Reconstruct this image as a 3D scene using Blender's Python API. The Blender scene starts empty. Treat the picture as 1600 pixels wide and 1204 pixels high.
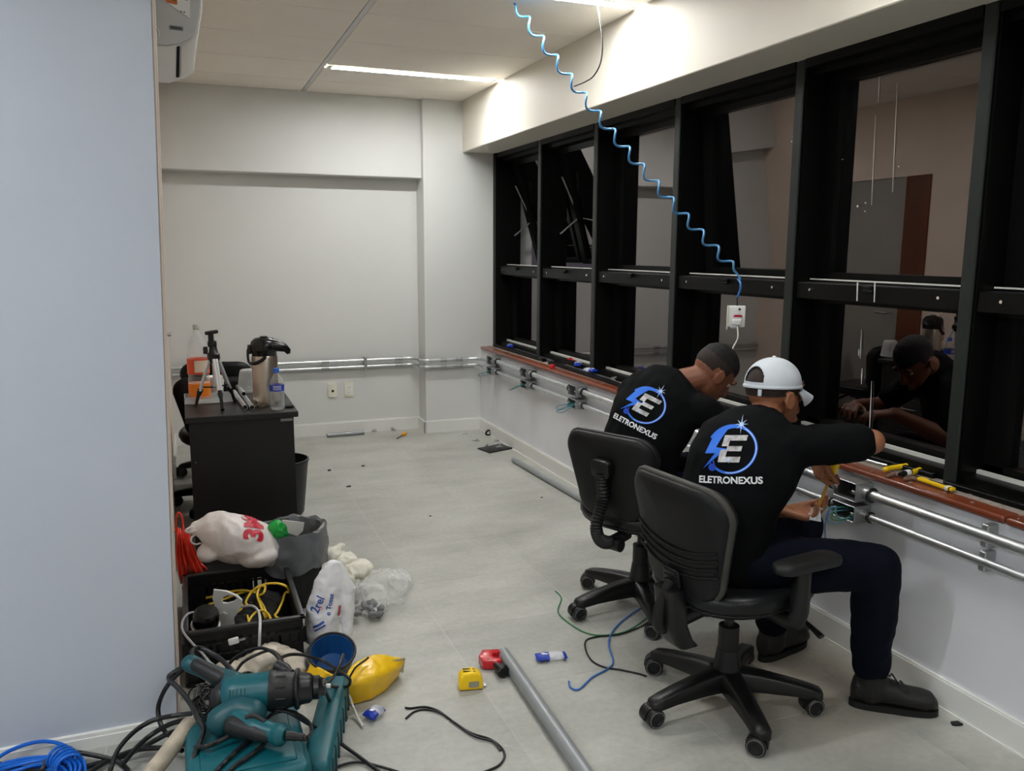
import bpy, bmesh, math, random
from mathutils import Vector as V, Matrix as M, noise
from mathutils.bvhtree import BVHTree
from math import sin, cos, pi, radians as rad, sqrt
random.seed(11)
SC = bpy.context.scene
COL = SC.collection

# ------------------------------------------------------------------ camera
F_PX, YAW, PITCH, ROLL = 1299.64, 0.3739, 0.1607, 0.0045
FW = V((sin(YAW)*cos(PITCH), cos(YAW)*cos(PITCH), -sin(PITCH)))
_r0 = V((cos(YAW), -sin(YAW), 0)); _u0 = _r0.cross(FW)
RT = _r0*cos(ROLL) + _u0*sin(ROLL); UP = -_r0*sin(ROLL) + _u0*cos(ROLL)
EYE = V((0, 0, 1.5))
cam_d = bpy.data.cameras.new('camera'); cam = bpy.data.objects.new('camera', cam_d); COL.objects.link(cam)
cam_d.sensor_fit = 'HORIZONTAL'; cam_d.sensor_width = 36; cam_d.lens = F_PX/1600*36; cam_d.clip_start = .02
m = M.Identity(4)
for i in range(3):
    m[i][0], m[i][1], m[i][2], m[i][3] = RT[i], UP[i], -FW[i], EYE[i]
cam.matrix_world = m
SC.camera = cam

def at(px, py, x=None, y=None, z=None):
    """the point of a plane (x, y or z given) that a place in the 1600x1204 photograph shows"""
    d = FW + RT*((px-800)/F_PX) - UP*((py-602)/F_PX)
    if z is not None: t = (z-EYE.z)/d.z
    elif x is not None: t = (x-EYE.x)/d.x
    else: t = (y-EYE.y)/d.y
    return EYE + d*t

# ------------------------------------------------------------------ world and exposure
w = bpy.data.worlds.new('night'); SC.world = w; w.use_nodes = True
w.node_tree.nodes['Background'].inputs[0].default_value = (.012, .010, .012, 1)
w.node_tree.nodes['Background'].inputs[1].default_value = .5
SC.view_settings.view_transform = 'Standard'; SC.view_settings.look = 'None'
SC.view_settings.gamma = 1; SC.view_settings.use_curve_mapping = False
SC.view_settings.exposure = EXPOSURE = 2.84
LAMP_W = 16.5      # radiance of the ceiling strips
SIDE_W = 21.0       # cooler strips of the wider part of the room, behind the camera
SC.cycles.max_bounces = 8; SC.cycles.diffuse_bounces = 5; SC.cycles.glossy_bounces = 5
SC.cycles.transparent_max_bounces = 16; SC.cycles.use_denoising = True
SC.cycles.caustics_reflective = False; SC.cycles.caustics_refractive = False; SC.cycles.sample_clamp_indirect = 6

# ------------------------------------------------------------------ materials
MATS = {}
def mat(name, col, rough=.5, metal=0., spec=.5, var=0., vscale=6., bump=0., bscale=80., emit=0., alpha=1., trans=0., ior=1.45, coat=0., stretch=None):
    if name in MATS: return MATS[name]
    m = bpy.data.materials.new(name); m.use_nodes = True; nt = m.node_tree; N = nt.nodes; L = nt.links
    b = N['Principled BSDF']
    c = tuple(((v/255)/12.92 if v/255 <= .04045 else ((v/255+.055)/1.055)**2.4) for v in col)
    b.inputs['Base Color'].default_value = (*c, 1); b.inputs['Roughness'].default_value = rough
    b.inputs['Metallic'].default_value = metal; b.inputs['Specular IOR Level'].default_value = spec
    b.inputs['IOR'].default_value = ior; b.inputs['Alpha'].default_value = alpha
    b.inputs['Transmission Weight'].default_value = trans; b.inputs['Coat Weight'].default_value = coat
    if emit:
        b.inputs['Emission Color'].default_value = (*c, 1); b.inputs['Emission Strength'].default_value = emit
    tc = N.new('ShaderNodeTexCoord'); src = tc.outputs['Object']
    if stretch:
        mp = N.new('ShaderNodeMapping'); mp.inputs['Scale'].default_value = stretch
        L.new(src, mp.inputs['Vector']); src = mp.outputs['Vector']
    if var:
        n = N.new('ShaderNodeTexNoise'); n.inputs['Scale'].default_value = vscale; n.inputs['Detail'].default_value = 5
        L.new(src, n.inputs['Vector'])
        r = N.new('ShaderNodeMapRange'); r.inputs[1].default_value = .3; r.inputs[2].default_value = .7
        r.inputs[3].default_value = 1-var; r.inputs[4].default_value = 1+var
        L.new(n.outputs['Fac'], r.inputs[0])
        mx = N.new('ShaderNodeMix'); mx.data_type = 'RGBA'; mx.blend_type = 'MULTIPLY'; mx.inputs[0].default_value = 1
        mx.inputs[6].default_value = (*c, 1); L.new(r.outputs[0], mx.inputs[7]); L.new(mx.outputs[2], b.inputs['Base Color'])
    if bump:
        n = N.new('ShaderNodeTexNoise'); n.inputs['Scale'].default_value = bscale; n.inputs['Detail'].default_value = 4
        L.new(src, n.inputs['Vector'])
        bp = N.new('ShaderNodeBump'); bp.inputs['Strength'].default_value = bump; bp.inputs['Distance'].default_value = .01
        L.new(n.outputs['Fac'], bp.inputs['Height']); L.new(bp.outputs['Normal'], b.inputs['Normal'])
    MATS[name] = m
    return m

def film(name, col, mix, rough=.15):
    """thin clear plastic: mostly lets light through, with a tinted shiny skin"""
    m = bpy.data.materials.new(name); m.use_nodes = True; N = m.node_tree.nodes; L = m.node_tree.links
    b = N['Principled BSDF']; b.inputs['Base Color'].default_value = (*col, 1); b.inputs['Roughness'].default_value = rough
    t = N.new('ShaderNodeBsdfTransparent'); mx = N.new('ShaderNodeMixShader')
    lw = N.new('ShaderNodeLayerWeight'); lw.inputs['Blend'].default_value = .35
    r = N.new('ShaderNodeMapRange'); r.inputs[3].default_value = mix; r.inputs[4].default_value = min(1, mix+.55)
    L.new(lw.outputs['Facing'], r.inputs[0]); L.new(r.outputs[0], mx.inputs[0])
    L.new(t.outputs[0], mx.inputs[1]); L.new(b.outputs[0], mx.inputs[2])
    L.new(mx.outputs[0], N['Material Output'].inputs[0])
    return m

def pane_glass(name):
    m = bpy.data.materials.new(name); m.use_nodes = True; N = m.node_tree.nodes; L = m.node_tree.links
    N.remove(N['Principled BSDF'])
    t = N.new('ShaderNodeBsdfTransparent'); t.inputs[0].default_value = (.45, .42, .42, 1)
    g = N.new('ShaderNodeBsdfGlossy'); g.inputs['Color'].default_value = (1, .92, .91, 1); g.inputs['Roughness'].default_value = .004
    f = N.new('ShaderNodeFresnel'); f.inputs['IOR'].default_value = 2.8
    mx = N.new('ShaderNodeMixShader')
    L.new(f.outputs[0], mx.inputs[0]); L.new(t.outputs[0], mx.inputs[1]); L.new(g.outputs[0], mx.inputs[2])
    L.new(mx.outputs[0], N['Material Output'].inputs[0])
    return m

# ------------------------------------------------------------------ object helpers
def tag(o, label=None, cat=None, group=None, kind=None):
    if label: o['label'] = label
    if cat: o['category'] = cat
    if group: o['group'] = group
    if kind: o['kind'] = kind
    return o
def world_of(o):
    mw = o.matrix_basis.copy()
    while o.parent:
        o = o.parent; mw = o.matrix_basis @ mw
    return mw
def thing(name, label, cat, loc=(0, 0, 0), rz=0, group=None, kind=None):
    o = bpy.data.objects.new(name, None); COL.objects.link(o); o.empty_display_size = .05
    o.location = loc; o.rotation_euler = (0, 0, rz)
    o.matrix_basis = M.LocRotScale(V(loc), M.Rotation(rz, 3, 'Z').to_quaternion(), V((1, 1, 1)))
    return tag(o, label, cat, group, kind)
def link_mesh(name, me, mt, parent=None, smooth=35):
    if mt: me.materials.clear(); [me.materials.append(x) for x in (mt if isinstance(mt, list) else [mt])]
    o = bpy.data.objects.new(name, me); COL.objects.link(o)
    if parent:
        o.parent = parent; me.transform(world_of(parent).inverted())
    elif len(me.vertices):
        xs = [v.co for v in me.vertices]
        b = V(((min(c.x for c in xs)+max(c.x for c in xs))/2, (min(c.y for c in xs)+max(c.y for c in xs))/2, min(c.z for c in xs)))
        me.transform(M.Translation(-b)); o.location = b; o.matrix_basis = M.Translation(b)
    if smooth is not None and len(me.polygons):
        me.shade_smooth(); me.set_sharp_from_angle(angle=rad(smooth))
    return o
def copy_tree(o, parent=None):
    c = o.copy(); COL.objects.link(c)
    if parent: c.parent = parent
    for ch in [x for x in COL.objects if x.parent == o]: copy_tree(ch, c)
    return c
def place(o, loc, rz=0):
    o.matrix_basis = M.LocRotScale(V(loc), M.Rotation(rz, 3, 'Z').to_quaternion(), V((1, 1, 1)))
def frame(d, hint=(0, 0, 1)):
    d = V(d).normalized(); h = V(hint)
    if abs(d.dot(h.normalized())) > .97: h = V((1, 0, 0))
    x = h.cross(d).normalized(); y = d.cross(x)
    return M((x, y, d)).transposed()          # columns x, y, d

class B:
    def __init__(s): s.bm = bmesh.new()
    def box(s, c, d, R=None, bev=0., seg=2):
        mt = M.Translation(V(c)) @ (R.to_4x4() if R else M.Identity(4)) @ M.Diagonal((d[0], d[1], d[2], 1))
        r = bmesh.ops.create_cube(s.bm, size=1, matrix=mt)
        if bev:
            es = {e for v in r['verts'] for e in v.link_edges}
            bmesh.ops.bevel(s.bm, geom=list(es), offset=bev, segments=seg, profile=.5, affect='EDGES')
        return s
    def bb(s, lo, hi, bev=0., seg=2):
        return s.box([(a+b)/2 for a, b in zip(lo, hi)], [abs(b-a) for a, b in zip(lo, hi)], None, bev, seg)
    def rings(s, rings, closed=False, cap=True):
        vs = [[s.bm.verts.new(p) for p in r] for r in rings]; n = len(vs[0])
        k = len(vs)
        for i in range(k if closed else k-1):
            a, b = vs[i], vs[(i+1) % k]
            for j in range(n): s.bm.faces.new((a[j], a[(j+1) % n], b[(j+1) % n], b[j]))
        if cap and not closed:
            s.bm.faces.new(vs[0][::-1]); s.bm.faces.new(vs[-1])
        return s
    def tube(s, pts, r, seg=8, closed=False, cap=True, flat=1.):
        pts = [V(p) for p in pts]; n = len(pts); rs = r if isinstance(r, (list, tuple)) else [r]*n
        out = []; x = None
        for i, p in enumerate(pts):
            if closed: t = pts[(i+1) % n]-pts[i-1]
            else: t = pts[min(i+1, n-1)]-pts[max(i-1, 0)]
            t = t.normalized() if t.length > 1e-9 else V((0, 0, 1))
            if x is None: x = frame(t).col[0]
            x = (x - t*x.dot(t)).normalized(); y = t.cross(x)
            out.append([p + x*(rs[i]*cos(2*pi*k/seg)) + y*(rs[i]*flat*sin(2*pi*k/seg)) for k in range(seg)])
        return s.rings(out, closed, cap)
    def cyl(s, a, b, r0, r1=None, seg=16): return s.tube([a, b], [r0, r0 if r1 is None else r1], seg)
    def lathe(s, prof, base=(0, 0, 0), R=None, seg=24, cap=True):
        R = R or M.Identity(3); base = V(base)
        return s.rings([[base + R @ V((r*cos(2*pi*k/seg), r*sin(2*pi*k/seg), z)) for k in range(seg)] for r, z in prof], False, cap)
    def ell(s, c, r, R=None, seg=16, half=None):
        r = (r, r, r) if isinstance(r, (int, float)) else r
        mt = M.Translation(V(c)) @ (R.to_4x4() if R else M.Identity(4)) @ M.Diagonal((*r, 1))
        bmesh.ops.create_uvsphere(s.bm, u_segments=seg, v_segments=max(6, seg//2+2), radius=1, matrix=mt); return s
    def prism(s, poly, O, X, Y, N, t=0., bev=0.):
        O, X, Y, N = V(O), V(X), V(Y), V(N)
        a = [s.bm.verts.new(O+X*u+Y*v) for u, v in poly]
        f = s.bm.faces.new(a)
        if t:
            r = bmesh.ops.extrude_face_region(s.bm, geom=[f]); vs = [g for g in r['geom'] if isinstance(g, bmesh.types.BMVert)]
            bmesh.ops.translate(s.bm, verts=vs, vec=N*t)
            if bev:
                al = a+vs; ed = [e for e in s.bm.edges if e.verts[0] in al and e.verts[1] in al and abs(((e.verts[0].co-e.verts[1].co).normalized()).dot(N)) < .5]
                bmesh.ops.bevel(s.bm, geom=ed, offset=bev, segments=2, profile=.5, affect='EDGES')
        return s
    def grid(s, rows, closed=False):
        vs = [[s.bm.verts.new(p) for p in r] for r in rows]
        for i in range(len(vs)-1):
            n = len(vs[i])
            for j in range(n if closed else n-1): s.bm.faces.new((vs[i][j], vs[i][(j+1) % n], vs[i+1][(j+1) % n], vs[i+1][j]))
        return s
    def solid(s, t):
        bmesh.ops.recalc_face_normals(s.bm, faces=s.bm.faces)
        bmesh.ops.solidify(s.bm, geom=s.bm.faces[:], thickness=t); return s
    def warp(s, f):
        for v in s.bm.verts: v.co = f(v.co)
        return s
    def mesh(s, name):
        bmesh.ops.recalc_face_normals(s.bm, faces=s.bm.faces)
        me = bpy.data.meshes.new(name); s.bm.to_mesh(me); s.bm.free(); return me
    def build(s, name, mt, parent=None, smooth=35): return link_mesh(name, s.mesh(name), mt, parent, smooth)

def spline(pts, n=8, closed=False):
    pts = [V(p) for p in pts]; out = []; k = len(pts)
    for i in range(k if closed else k-1):
        g = (lambda j: pts[j % k]) if closed else (lambda j: pts[max(0, min(k-1, j))])
        a, b, c, d = g(i-1), g(i), g(i+1), g(i+2)
        for j in range(n):
            t = j/n
            out.append(.5*((2*b)+(c-a)*t+(2*a-5*b+4*c-d)*t*t+(3*b-a-3*c+d)*t**3))
    if not closed: out.append(pts[-1])
    return out
def cable(name, pts, r, mt, label=None, cat='cable', parent=None, n=8, seg=6, group=None):
    o = B().tube(spline(pts, n), r, seg).build(name, mt, parent, 60)
    if label: tag(o, label, cat, group)
    return o
def rpoly(w, h, r, n=5, wb=None):
    """rounded rectangle outline, w wide at the top and wb at the bottom, centred"""
    wb = wb or w; P = []
    for cx, cy, a in ((w/2-r, h/2-r, 0), (-w/2+r, h/2-r, 90), (-wb/2+r, -h/2+r, 180), (wb/2-r, -h/2+r, 270)):
        P += [(cx+r*cos(rad(a+90*i/n)), cy+r*sin(rad(a+90*i/n))) for i in range(n+1)]
    return P

# ---- soft forms: overlapping solids fused into one skin
def capsule(b, p0, p1, r0, r1, seg=14):
    p0, p1 = V(p0), V(p1); d = p1-p0; L = max(d.length, 1e-5); t = d/L; R = frame(t); st = []
    for k in range(6):
        a = -pi/2+pi/2*k/6; st.append((r0*sin(a), max(r0*cos(a), 1e-4)))
    st.append((0, r0)); st.append((L, r1))
    for k in range(1, 7):
        a = pi/2*k/6; st.append((L+r1*sin(a), max(r1*cos(a), 1e-4)))
    b.rings([[p0+R @ V((r*cos(2*pi*j/seg), r*sin(2*pi*j/seg), z)) for j in range(seg)] for z, r in st])
def loft(b, st, seg=22):
    """st: (centre, x axis * radius, y axis * radius)"""
    b.rings([[V(c)+V(x)*cos(2*pi*j/seg)+V(y)*sin(2*pi*j/seg) for j in range(seg)] for c, x, y in st])
def fuse(b, voxel, smooth=6, fac=.5, lump=None):
    me = b.mesh('soft'); o = bpy.data.objects.new('soft', me); COL.objects.link(o)
    md = o.modifiers.new('r', 'REMESH'); md.mode = 'VOXEL'; md.voxel_size = voxel
    if smooth:
        sm = o.modifiers.new('s', 'SMOOTH'); sm.iterations = smooth; sm.factor = fac
    dg = bpy.context.evaluated_depsgraph_get()
    out = bpy.data.meshes.new_from_object(o.evaluated_get(dg)); bpy.data.objects.remove(o); bpy.data.meshes.remove(me)
    if lump:
        nr = [v.normal.copy() for v in out.vertices]
        for v, n in zip(out.vertices, nr): v.co += n*lump(v.co)
    return out
def creases(amp, sc, seed=0):
    s = V((seed*3.1, seed*1.7, seed*.9))
    def f(p):
        a = noise.noise(p*sc+s); c = noise.noise(p*sc*2.3+s*2)
        return amp*(1-2.2*abs(a)) + amp*.5*(1-2.2*abs(c))
    return f
def bvh_of(o):
    me = o.data; w = world_of(o)
    return BVHTree.FromPolygons([w @ v.co for v in me.vertices], [tuple(p.vertices) for p in me.polygons])

# ---- flat print: 2-D shapes laid onto a surface
def text_2d(s, size=1., bold=0.):
    cu = bpy.data.curves.new('t', 'FONT'); cu.body = s; cu.size = size; cu.offset = bold; cu.align_x = 'CENTER'; cu.align_y = 'CENTER'
    cu.resolution_u = 4
    o = bpy.data.objects.new('t', cu); COL.objects.link(o); dg = bpy.context.evaluated_depsgraph_get()
    me = bpy.data.meshes.new_from_object(o.evaluated_get(dg)); bpy.data.objects.remove(o); bpy.data.curves.remove(cu)
    vs = [(v.co.x, v.co.y) for v in me.vertices]; fs = [tuple(p.vertices) for p in me.polygons]; bpy.data.meshes.remove(me)
    return vs, fs
def lay(name, shape, mt, parent, bvh, O, X, Y, off=.0015, sub=.01, back=.3):
    """lay a flat shape (verts, faces) onto the surface below the plane O, X, Y (seen from the side of X x Y)"""
    O, X, Y = V(O), V(X), V(Y); N = X.cross(Y).normalized()
    bm = bmesh.new(); vs = [bm.verts.new((u, v, 0)) for u, v in shape[0]]
    for f in shape[1]:
        try: bm.faces.new([vs[i] for i in f])
        except ValueError: pass
    bm.normal_update(); bmesh.ops.triangulate(bm, faces=bm.faces[:]); bm.verts.index_update()
    pts = [(v.co.x, v.co.y) for v in bm.verts]; tri = [tuple(v.index for v in f.verts) for f in bm.faces]; bm.free()
    def ln(i, j): return (X*(pts[i][0]-pts[j][0]) + Y*(pts[i][1]-pts[j][1])).length
    for _ in range(4):                      # split long edges in half until the shape can follow the surface
        mid = {}; out = []
        def m_(i, j):
            k = (min(i, j), max(i, j))
            if k not in mid: mid[k] = len(pts); pts.append(((pts[i][0]+pts[j][0])/2, (pts[i][1]+pts[j][1])/2))
            return mid[k]
        if max(max(ln(t[0], t[1]), ln(t[1], t[2]), ln(t[2], t[0])) for t in tri) < sub or len(tri) > 6000: break
        for x, y, z in tri:
            a, b_, c_ = m_(x, y), m_(y, z), m_(z, x); out += [(x, a, c_), (a, y, b_), (c_, b_, z), (a, b_, c_)]
        tri = out
    co = []
    for u, v in pts:
        p = O+X*u+Y*v
        h = bvh.ray_cast(p+N*back, -N, back*2)
        if h[0] is None: h = (bvh.find_nearest(p)[0],)
        co.append(h[0] + N*off)
    me = bpy.data.meshes.new(name); me.from_pydata([tuple(c) for c in co], [], tri)
    return link_mesh(name, me, mt, parent, None)
# ================================================================== materials in use
WALL = mat('wall_paint', (212, 213, 211), .55, var=.02, vscale=2, bump=.04, bscale=60)
WALLC = mat('bluish_wall', (182, 188, 198), .5, var=.02, vscale=2, bump=.04, bscale=60)  # bluer and darker than the other wall colours
WALLR = mat('sill_wall_paint', (222, 223, 228), .55, var=.03, vscale=3, bump=.04, bscale=60)
BEAMP = mat('beam_paint', (222, 217, 205), .55, var=.02, vscale=2, bump=.04, bscale=50)
BEIGE = mat('beige_paint', (222, 205, 192), .55, var=.03, vscale=3)
TRIMW = mat('white_trim', (224, 224, 220), .35, var=.02, vscale=5)
CEILM = mat('ceiling_board', (238, 232, 222), .8, var=.02, vscale=3, bump=.05, bscale=150)
TBAR = mat('tbar_grey', (196, 196, 194), .4)
BLK_AL = mat('black_aluminium', (9, 10, 9), .4, spec=.18, var=.12, vscale=12, bump=.03, bscale=40, stretch=(1, 1, .1))
BLK_ED = mat('lit_black_face', (38, 42, 40), .42, spec=.3, var=.1, vscale=14)  # black aluminium lightened for mullion fronts that face the room light
ALU = mat('bare_aluminium', (200, 200, 198), .28, metal=1, var=.06, vscale=40)
GALV = mat('galvanised_steel', (214, 216, 218), .4, metal=1, var=.1, vscale=30, bump=.03, bscale=120)
GALVB = mat('cast_aluminium', (178, 180, 180), .42, metal=.9, var=.1, vscale=40, bump=.12, bscale=200)
EDGEW = mat('glint_edge', (214, 214, 208), .35)  # reflected strip light painted as a pale colour on the window rails
CHROME = mat('bright_steel', (225, 226, 228), .12, metal=1)
DARKMET = mat('dark_steel', (70, 70, 72), .35, metal=1)
WOOD = mat('red_brown_wood', (122, 60, 36), .3, var=.3, vscale=9, stretch=(1, .12, 1), coat=.3)
DUST = mat('dusty_sill', (148, 136, 128), .8, var=.25, vscale=18, bump=.3, bscale=60)
WHITEP = mat('white_plastic', (232, 232, 230), .35)
BLKP = mat('black_plastic', (17, 17, 18), .4, bump=.05, bscale=200)
BLKG = mat('gloss_black_plastic', (12, 12, 13), .22)
RUBBER = mat('black_rubber', (20, 20, 21), .55)
BLKHOLE = mat('black_opening', (6, 6, 6), .8)
CREAM = mat('cream_plate', (226, 222, 206), .4)
GLASS = pane_glass('tinted_window_glass')

# floor: grey cement-look tiles
def floor_mat():
    m = mat('cement_tile', (158, 158, 150), .42, bump=.03, bscale=30); nt = m.node_tree; N = nt.nodes; L = nt.links
    b = N['Principled BSDF']; tc = N.new('ShaderNodeTexCoord'); oi = N.new('ShaderNodeObjectInfo')
    g = N.new('ShaderNodeNewGeometry')
    n1 = N.new('ShaderNodeTexNoise'); n1.inputs['Scale'].default_value = 2.2; n1.inputs['Detail'].default_value = 6; n1.inputs['Roughness'].default_value = .62
    mp = N.new('ShaderNodeMapping'); mp.inputs['Scale'].default_value = (.8, 1.5, 1); L.new(g.outputs['Position'], mp.inputs[0]); L.new(mp.outputs[0], n1.inputs['Vector'])
    cr = N.new('ShaderNodeValToRGB'); cr.color_ramp.elements[0].position = .3; cr.color_ramp.elements[0].color = (.33, .33, .295, 1)
    cr.color_ramp.elements[1].position = .72; cr.color_ramp.elements[1].color = (.50, .50, .46, 1); L.new(n1.outputs['Fac'], cr.inputs[0])
    n2 = N.new('ShaderNodeTexNoise'); n2.inputs['Scale'].default_value = 40; n2.inputs['Detail'].default_value = 3; L.new(g.outputs['Position'], n2.inputs['Vector'])
    r = N.new('ShaderNodeMapRange'); r.inputs[1].default_value = .3; r.inputs[2].default_value = .7; r.inputs[3].default_value = .93; r.inputs[4].default_value = 1.05; L.new(n2.outputs['Fac'], r.inputs[0])
    r2 = N.new('ShaderNodeMapRange'); r2.inputs[3].default_value = .95; r2.inputs[4].default_value = 1.04; L.new(oi.outputs['Random'], r2.inputs[0])
    mu = N.new('ShaderNodeMath'); mu.operation = 'MULTIPLY'; L.new(r.outputs[0], mu.inputs[0]); L.new(r2.outputs[0], mu.inputs[1])
    mx = N.new('ShaderNodeMix'); mx.data_type = 'RGBA'; mx.blend_type = 'MULTIPLY'; mx.inputs[0].default_value = 1
    L.new(cr.outputs[0], mx.inputs[6]); L.new(mu.outputs[0], mx.inputs[7]); # tracked-in brown dust where the nearer chair stands
    st = N.new('ShaderNodeVectorMath'); st.operation = 'DISTANCE'; st.inputs[1].default_value = (1.92, 2.2, 0); L.new(g.outputs['Position'], st.inputs[0])
    s2 = N.new('ShaderNodeMath'); s2.operation = 'MULTIPLY_ADD'; s2.inputs[1].default_value = -.45; L.new(n1.outputs['Fac'], s2.inputs[0]); L.new(st.outputs['Value'], s2.inputs[2])
    s3 = N.new('ShaderNodeMapRange'); s3.inputs[1].default_value = -.05; s3.inputs[2].default_value = .28; s3.inputs[3].default_value = .55; s3.inputs[4].default_value = 0; L.new(s2.outputs[0], s3.inputs[0])
    mz = N.new('ShaderNodeMix'); mz.data_type = 'RGBA'; mz.blend_type = 'MULTIPLY'; mz.inputs[7].default_value = (.80, .62, .46, 1); L.new(s3.outputs[0], mz.inputs[0]); L.new(mx.outputs[2], mz.inputs[6])
    L.new(mz.outputs[2], b.inputs['Base Color'])
    rr = N.new('ShaderNodeMapRange'); rr.inputs[3].default_value = .34; rr.inputs[4].default_value = .58; L.new(n1.outputs['Fac'], rr.inputs[0]); L.new(rr.outputs[0], b.inputs['Roughness'])
    return m
TILE = floor_mat()
GROUT = mat('pale_grout', (206, 206, 198), .8)

# ================================================================== ceiling light strips
def lamp_mat(name, col, k):
    m = bpy.data.materials.new(name); m.use_nodes = True; N = m.node_tree.nodes; N.remove(N['Principled BSDF'])
    e = N.new('ShaderNodeEmission'); e.inputs[0].default_value = (*col, 1); e.inputs[1].default_value = k
    m.node_tree.links.new(e.outputs[0], N['Material Output'].inputs[0]); return m
LAMP = lamp_mat('lit_diffuser', (.985, 1, .985), LAMP_W)
LAMPD = lamp_mat('dimmer_lit_diffuser', (.985, 1, .985), LAMP_W*.5)
LAMPC = lamp_mat('lit_cool_diffuser', (.93, .96, 1), SIDE_W)
ZC = 2.67
def light_strip(x0, x1, y, mt, label):
    t = thing('ceiling_light', label, 'ceiling light', ((x0+x1)/2, y, ZC), group='linear lights let into the ceiling')
    B().bb((x0, y-.032, ZC-.002), (x1, y+.032, ZC+.003)).build('diffuser', mt, t)
    f = B().bb((x0-.03, y-.05, ZC-.006), (x1+.03, y-.034, ZC+.01)).bb((x0-.03, y+.034, ZC-.006), (x1+.03, y+.05, ZC+.01))
    f.bb((x0-.03, y-.034, ZC-.006), (x0-.001, y+.034, ZC+.01)).bb((x1+.001, y-.034, ZC-.006), (x1+.03, y+.034, ZC+.01))
    f.build('frame', TRIMW, t)
light_strip(.97, 2.06, 5.69, LAMP, 'long linear ceiling light by the far wall, lit end nearest the window beam')
light_strip(.97, 2.06, 3.76, LAMP, 'linear ceiling light at the top edge of the photo beside the hanging blue cable')
for k, y in enumerate((1.83, -.10, -2.0)):
    light_strip(.97, 2.06, y, LAMPD, ('linear ceiling light above the photographer', 'linear ceiling light just behind the photographer', 'rearmost linear ceiling light of the right row')[k])
for k, y in enumerate((1.5, -.9)):
    light_strip(-2.2, -.9, y, LAMPC, ('cool linear ceiling light before the pale blue wall', 'cool linear ceiling light at the back left of the room')[k])

# ================================================================== room shell
def struct(name, b, mt, parent=None, smooth=30):
    o = b.build(name, mt, parent, smooth)
    if not parent: tag(o, kind='structure')
    return o
XW, YF, XL = 2.291, 6.777, -.13
fl = struct('floor', B().bb((-3.3, -3.3, -.06), (2.6, 7.3, -.0006)), GROUT)
xs = [.889+.593*k for k in range(-7, 4)]; ys = [2.504+.497*k for k in range(-12, 10)]
tiles = {}
for i in range(len(xs)-1):
    for j in range(len(ys)-1):
        x0, x1, y0, y1 = xs[i]+.0009, min(xs[i+1], 2.5)-.0009, ys[j]+.0009, min(ys[j+1], 7.2)-.0009
        if x1-x0 < .05 or y1-y0 < .02: continue
        key = (round(x1-x0, 3), round(y1-y0, 3))
        if key not in tiles:
            me = B().bb((-(x1-x0)/2, -(y1-y0)/2, -.0012), ((x1-x0)/2, (y1-y0)/2, 0)).mesh('floor_tile'); me.materials.append(TILE); tiles[key] = me
        o = bpy.data.objects.new('floor_tile', tiles[key]); COL.objects.link(o); o.parent = fl
        o.location = V(((x0+x1)/2, (y0+y1)/2, 0)) - fl.location

ce = struct('ceiling', B().bb((-3.3, -3.3, 2.695), (2.7, 7.3, 2.76)), CEILM)
rows = [6.62, 6.18, 5.745, 5.635, 4.98, 4.38, 3.815, 3.705, 3.2, 2.6, 2.0, 1.885, 1.775, 1.2, .6, -.045, -.155, -.75, -1.35, -1.945, -2.055, -2.65, -3.2]
rowsL = [6.62, 6.18, 5.58, 4.98, 4.38, 3.78, 3.18, 2.58, 1.98, 1.38, .78, .18, -.42, -1.02, -1.62, -2.22, -2.82, -3.2]
def panels(x0, x1, rw, skip=()):
    for a, b in zip(rw, rw[1:]):
        if a-b < .15: continue
        o = B().bb((x0+.002, b+.003, ZC), (x1-.002, a-.003, ZC+.016), .003, 1).build('ceiling_panel', CEILM, ce)
panels(.925, 2.14, rows); panels(-.33, .895, rowsL)
for x0, x1 in ((-1.59, -.36), (-2.84, -1.61), (-3.25, -2.86)): panels(x0, x1, [y for y in rowsL if y < 2.7])
for x in (.91, -.345, -1.6, -2.85):
    B().bb((x-.014, -3.2, ZC+.001), (x+.014, 6.62 if x > 0 else 6.6, ZC+.02)).build('ceiling_rail', TBAR, ce)

# right wall under the windows, sill, beam over them
struct('wall_right', B().bb((XW, -3.2, 0), (XW+.45, YF, .688)), WALLR)
struct('baseboard_right', B().bb((XW-.016, -3.2, 0), (XW, 6.548, .094)).bb((XW-.011, -3.2, .094), (XW, 6.553, .101), .002).bb((XW-.02, -3.2, 0), (XW-.016, 6.544, .006)), TRIMW)
# wooden window board in lengths butted together, dusty on top
sl = tag(thing('trim_1', None, None, (2.33, 4, .688)), kind='structure')
yy = [6.53, 5.1, 3.75, 2.62, 1.71, .6, -1, -3.1]
for a, b in zip(yy, yy[1:]):
    B().bb((2.274, b+.001, .686), (2.36, a-.001, .712), .01, 3).build('sill_board', WOOD, sl)
B().bb((2.34, -3.1, .69), (2.66, 6.53, .7135)).build('sill_top', DUST, sl)
struct('trim_2', B().bb((2.14, -3.2, 2.277), (2.72, YF, 2.69), .004, 1), BEAMP)      # beam above the windows
# far wall: recess, beam and column
struct('wall_far', B().bb((-.4, YF, 0), (2.75, YF+.2, 2.7)), WALL)
struct('trim_3', B().bb((-.3, 6.624, 2.068), (1.83, YF+.01, 2.69), .004, 1), WALL)     # beam on the far wall
struct('trim_4', B().bb((1.812, 6.564, 0), (2.75, YF+.01, 2.69), .003, 1), WALL)      # column
struct('baseboard_far', B().bb((-.13, YF-.016, 0), (1.812, YF, .094)).bb((-.13, YF-.011, .094), (1.812, YF, .101)), TRIMW)
struct('baseboard_column', B().bb((1.796, 6.548, 0), (XW, 6.564, .094)).bb((1.801, 6.553, .094), (XW, 6.564, .101)).bb((1.796, 6.548, 0), (1.812, YF-.016, .094)), TRIMW)
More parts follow.
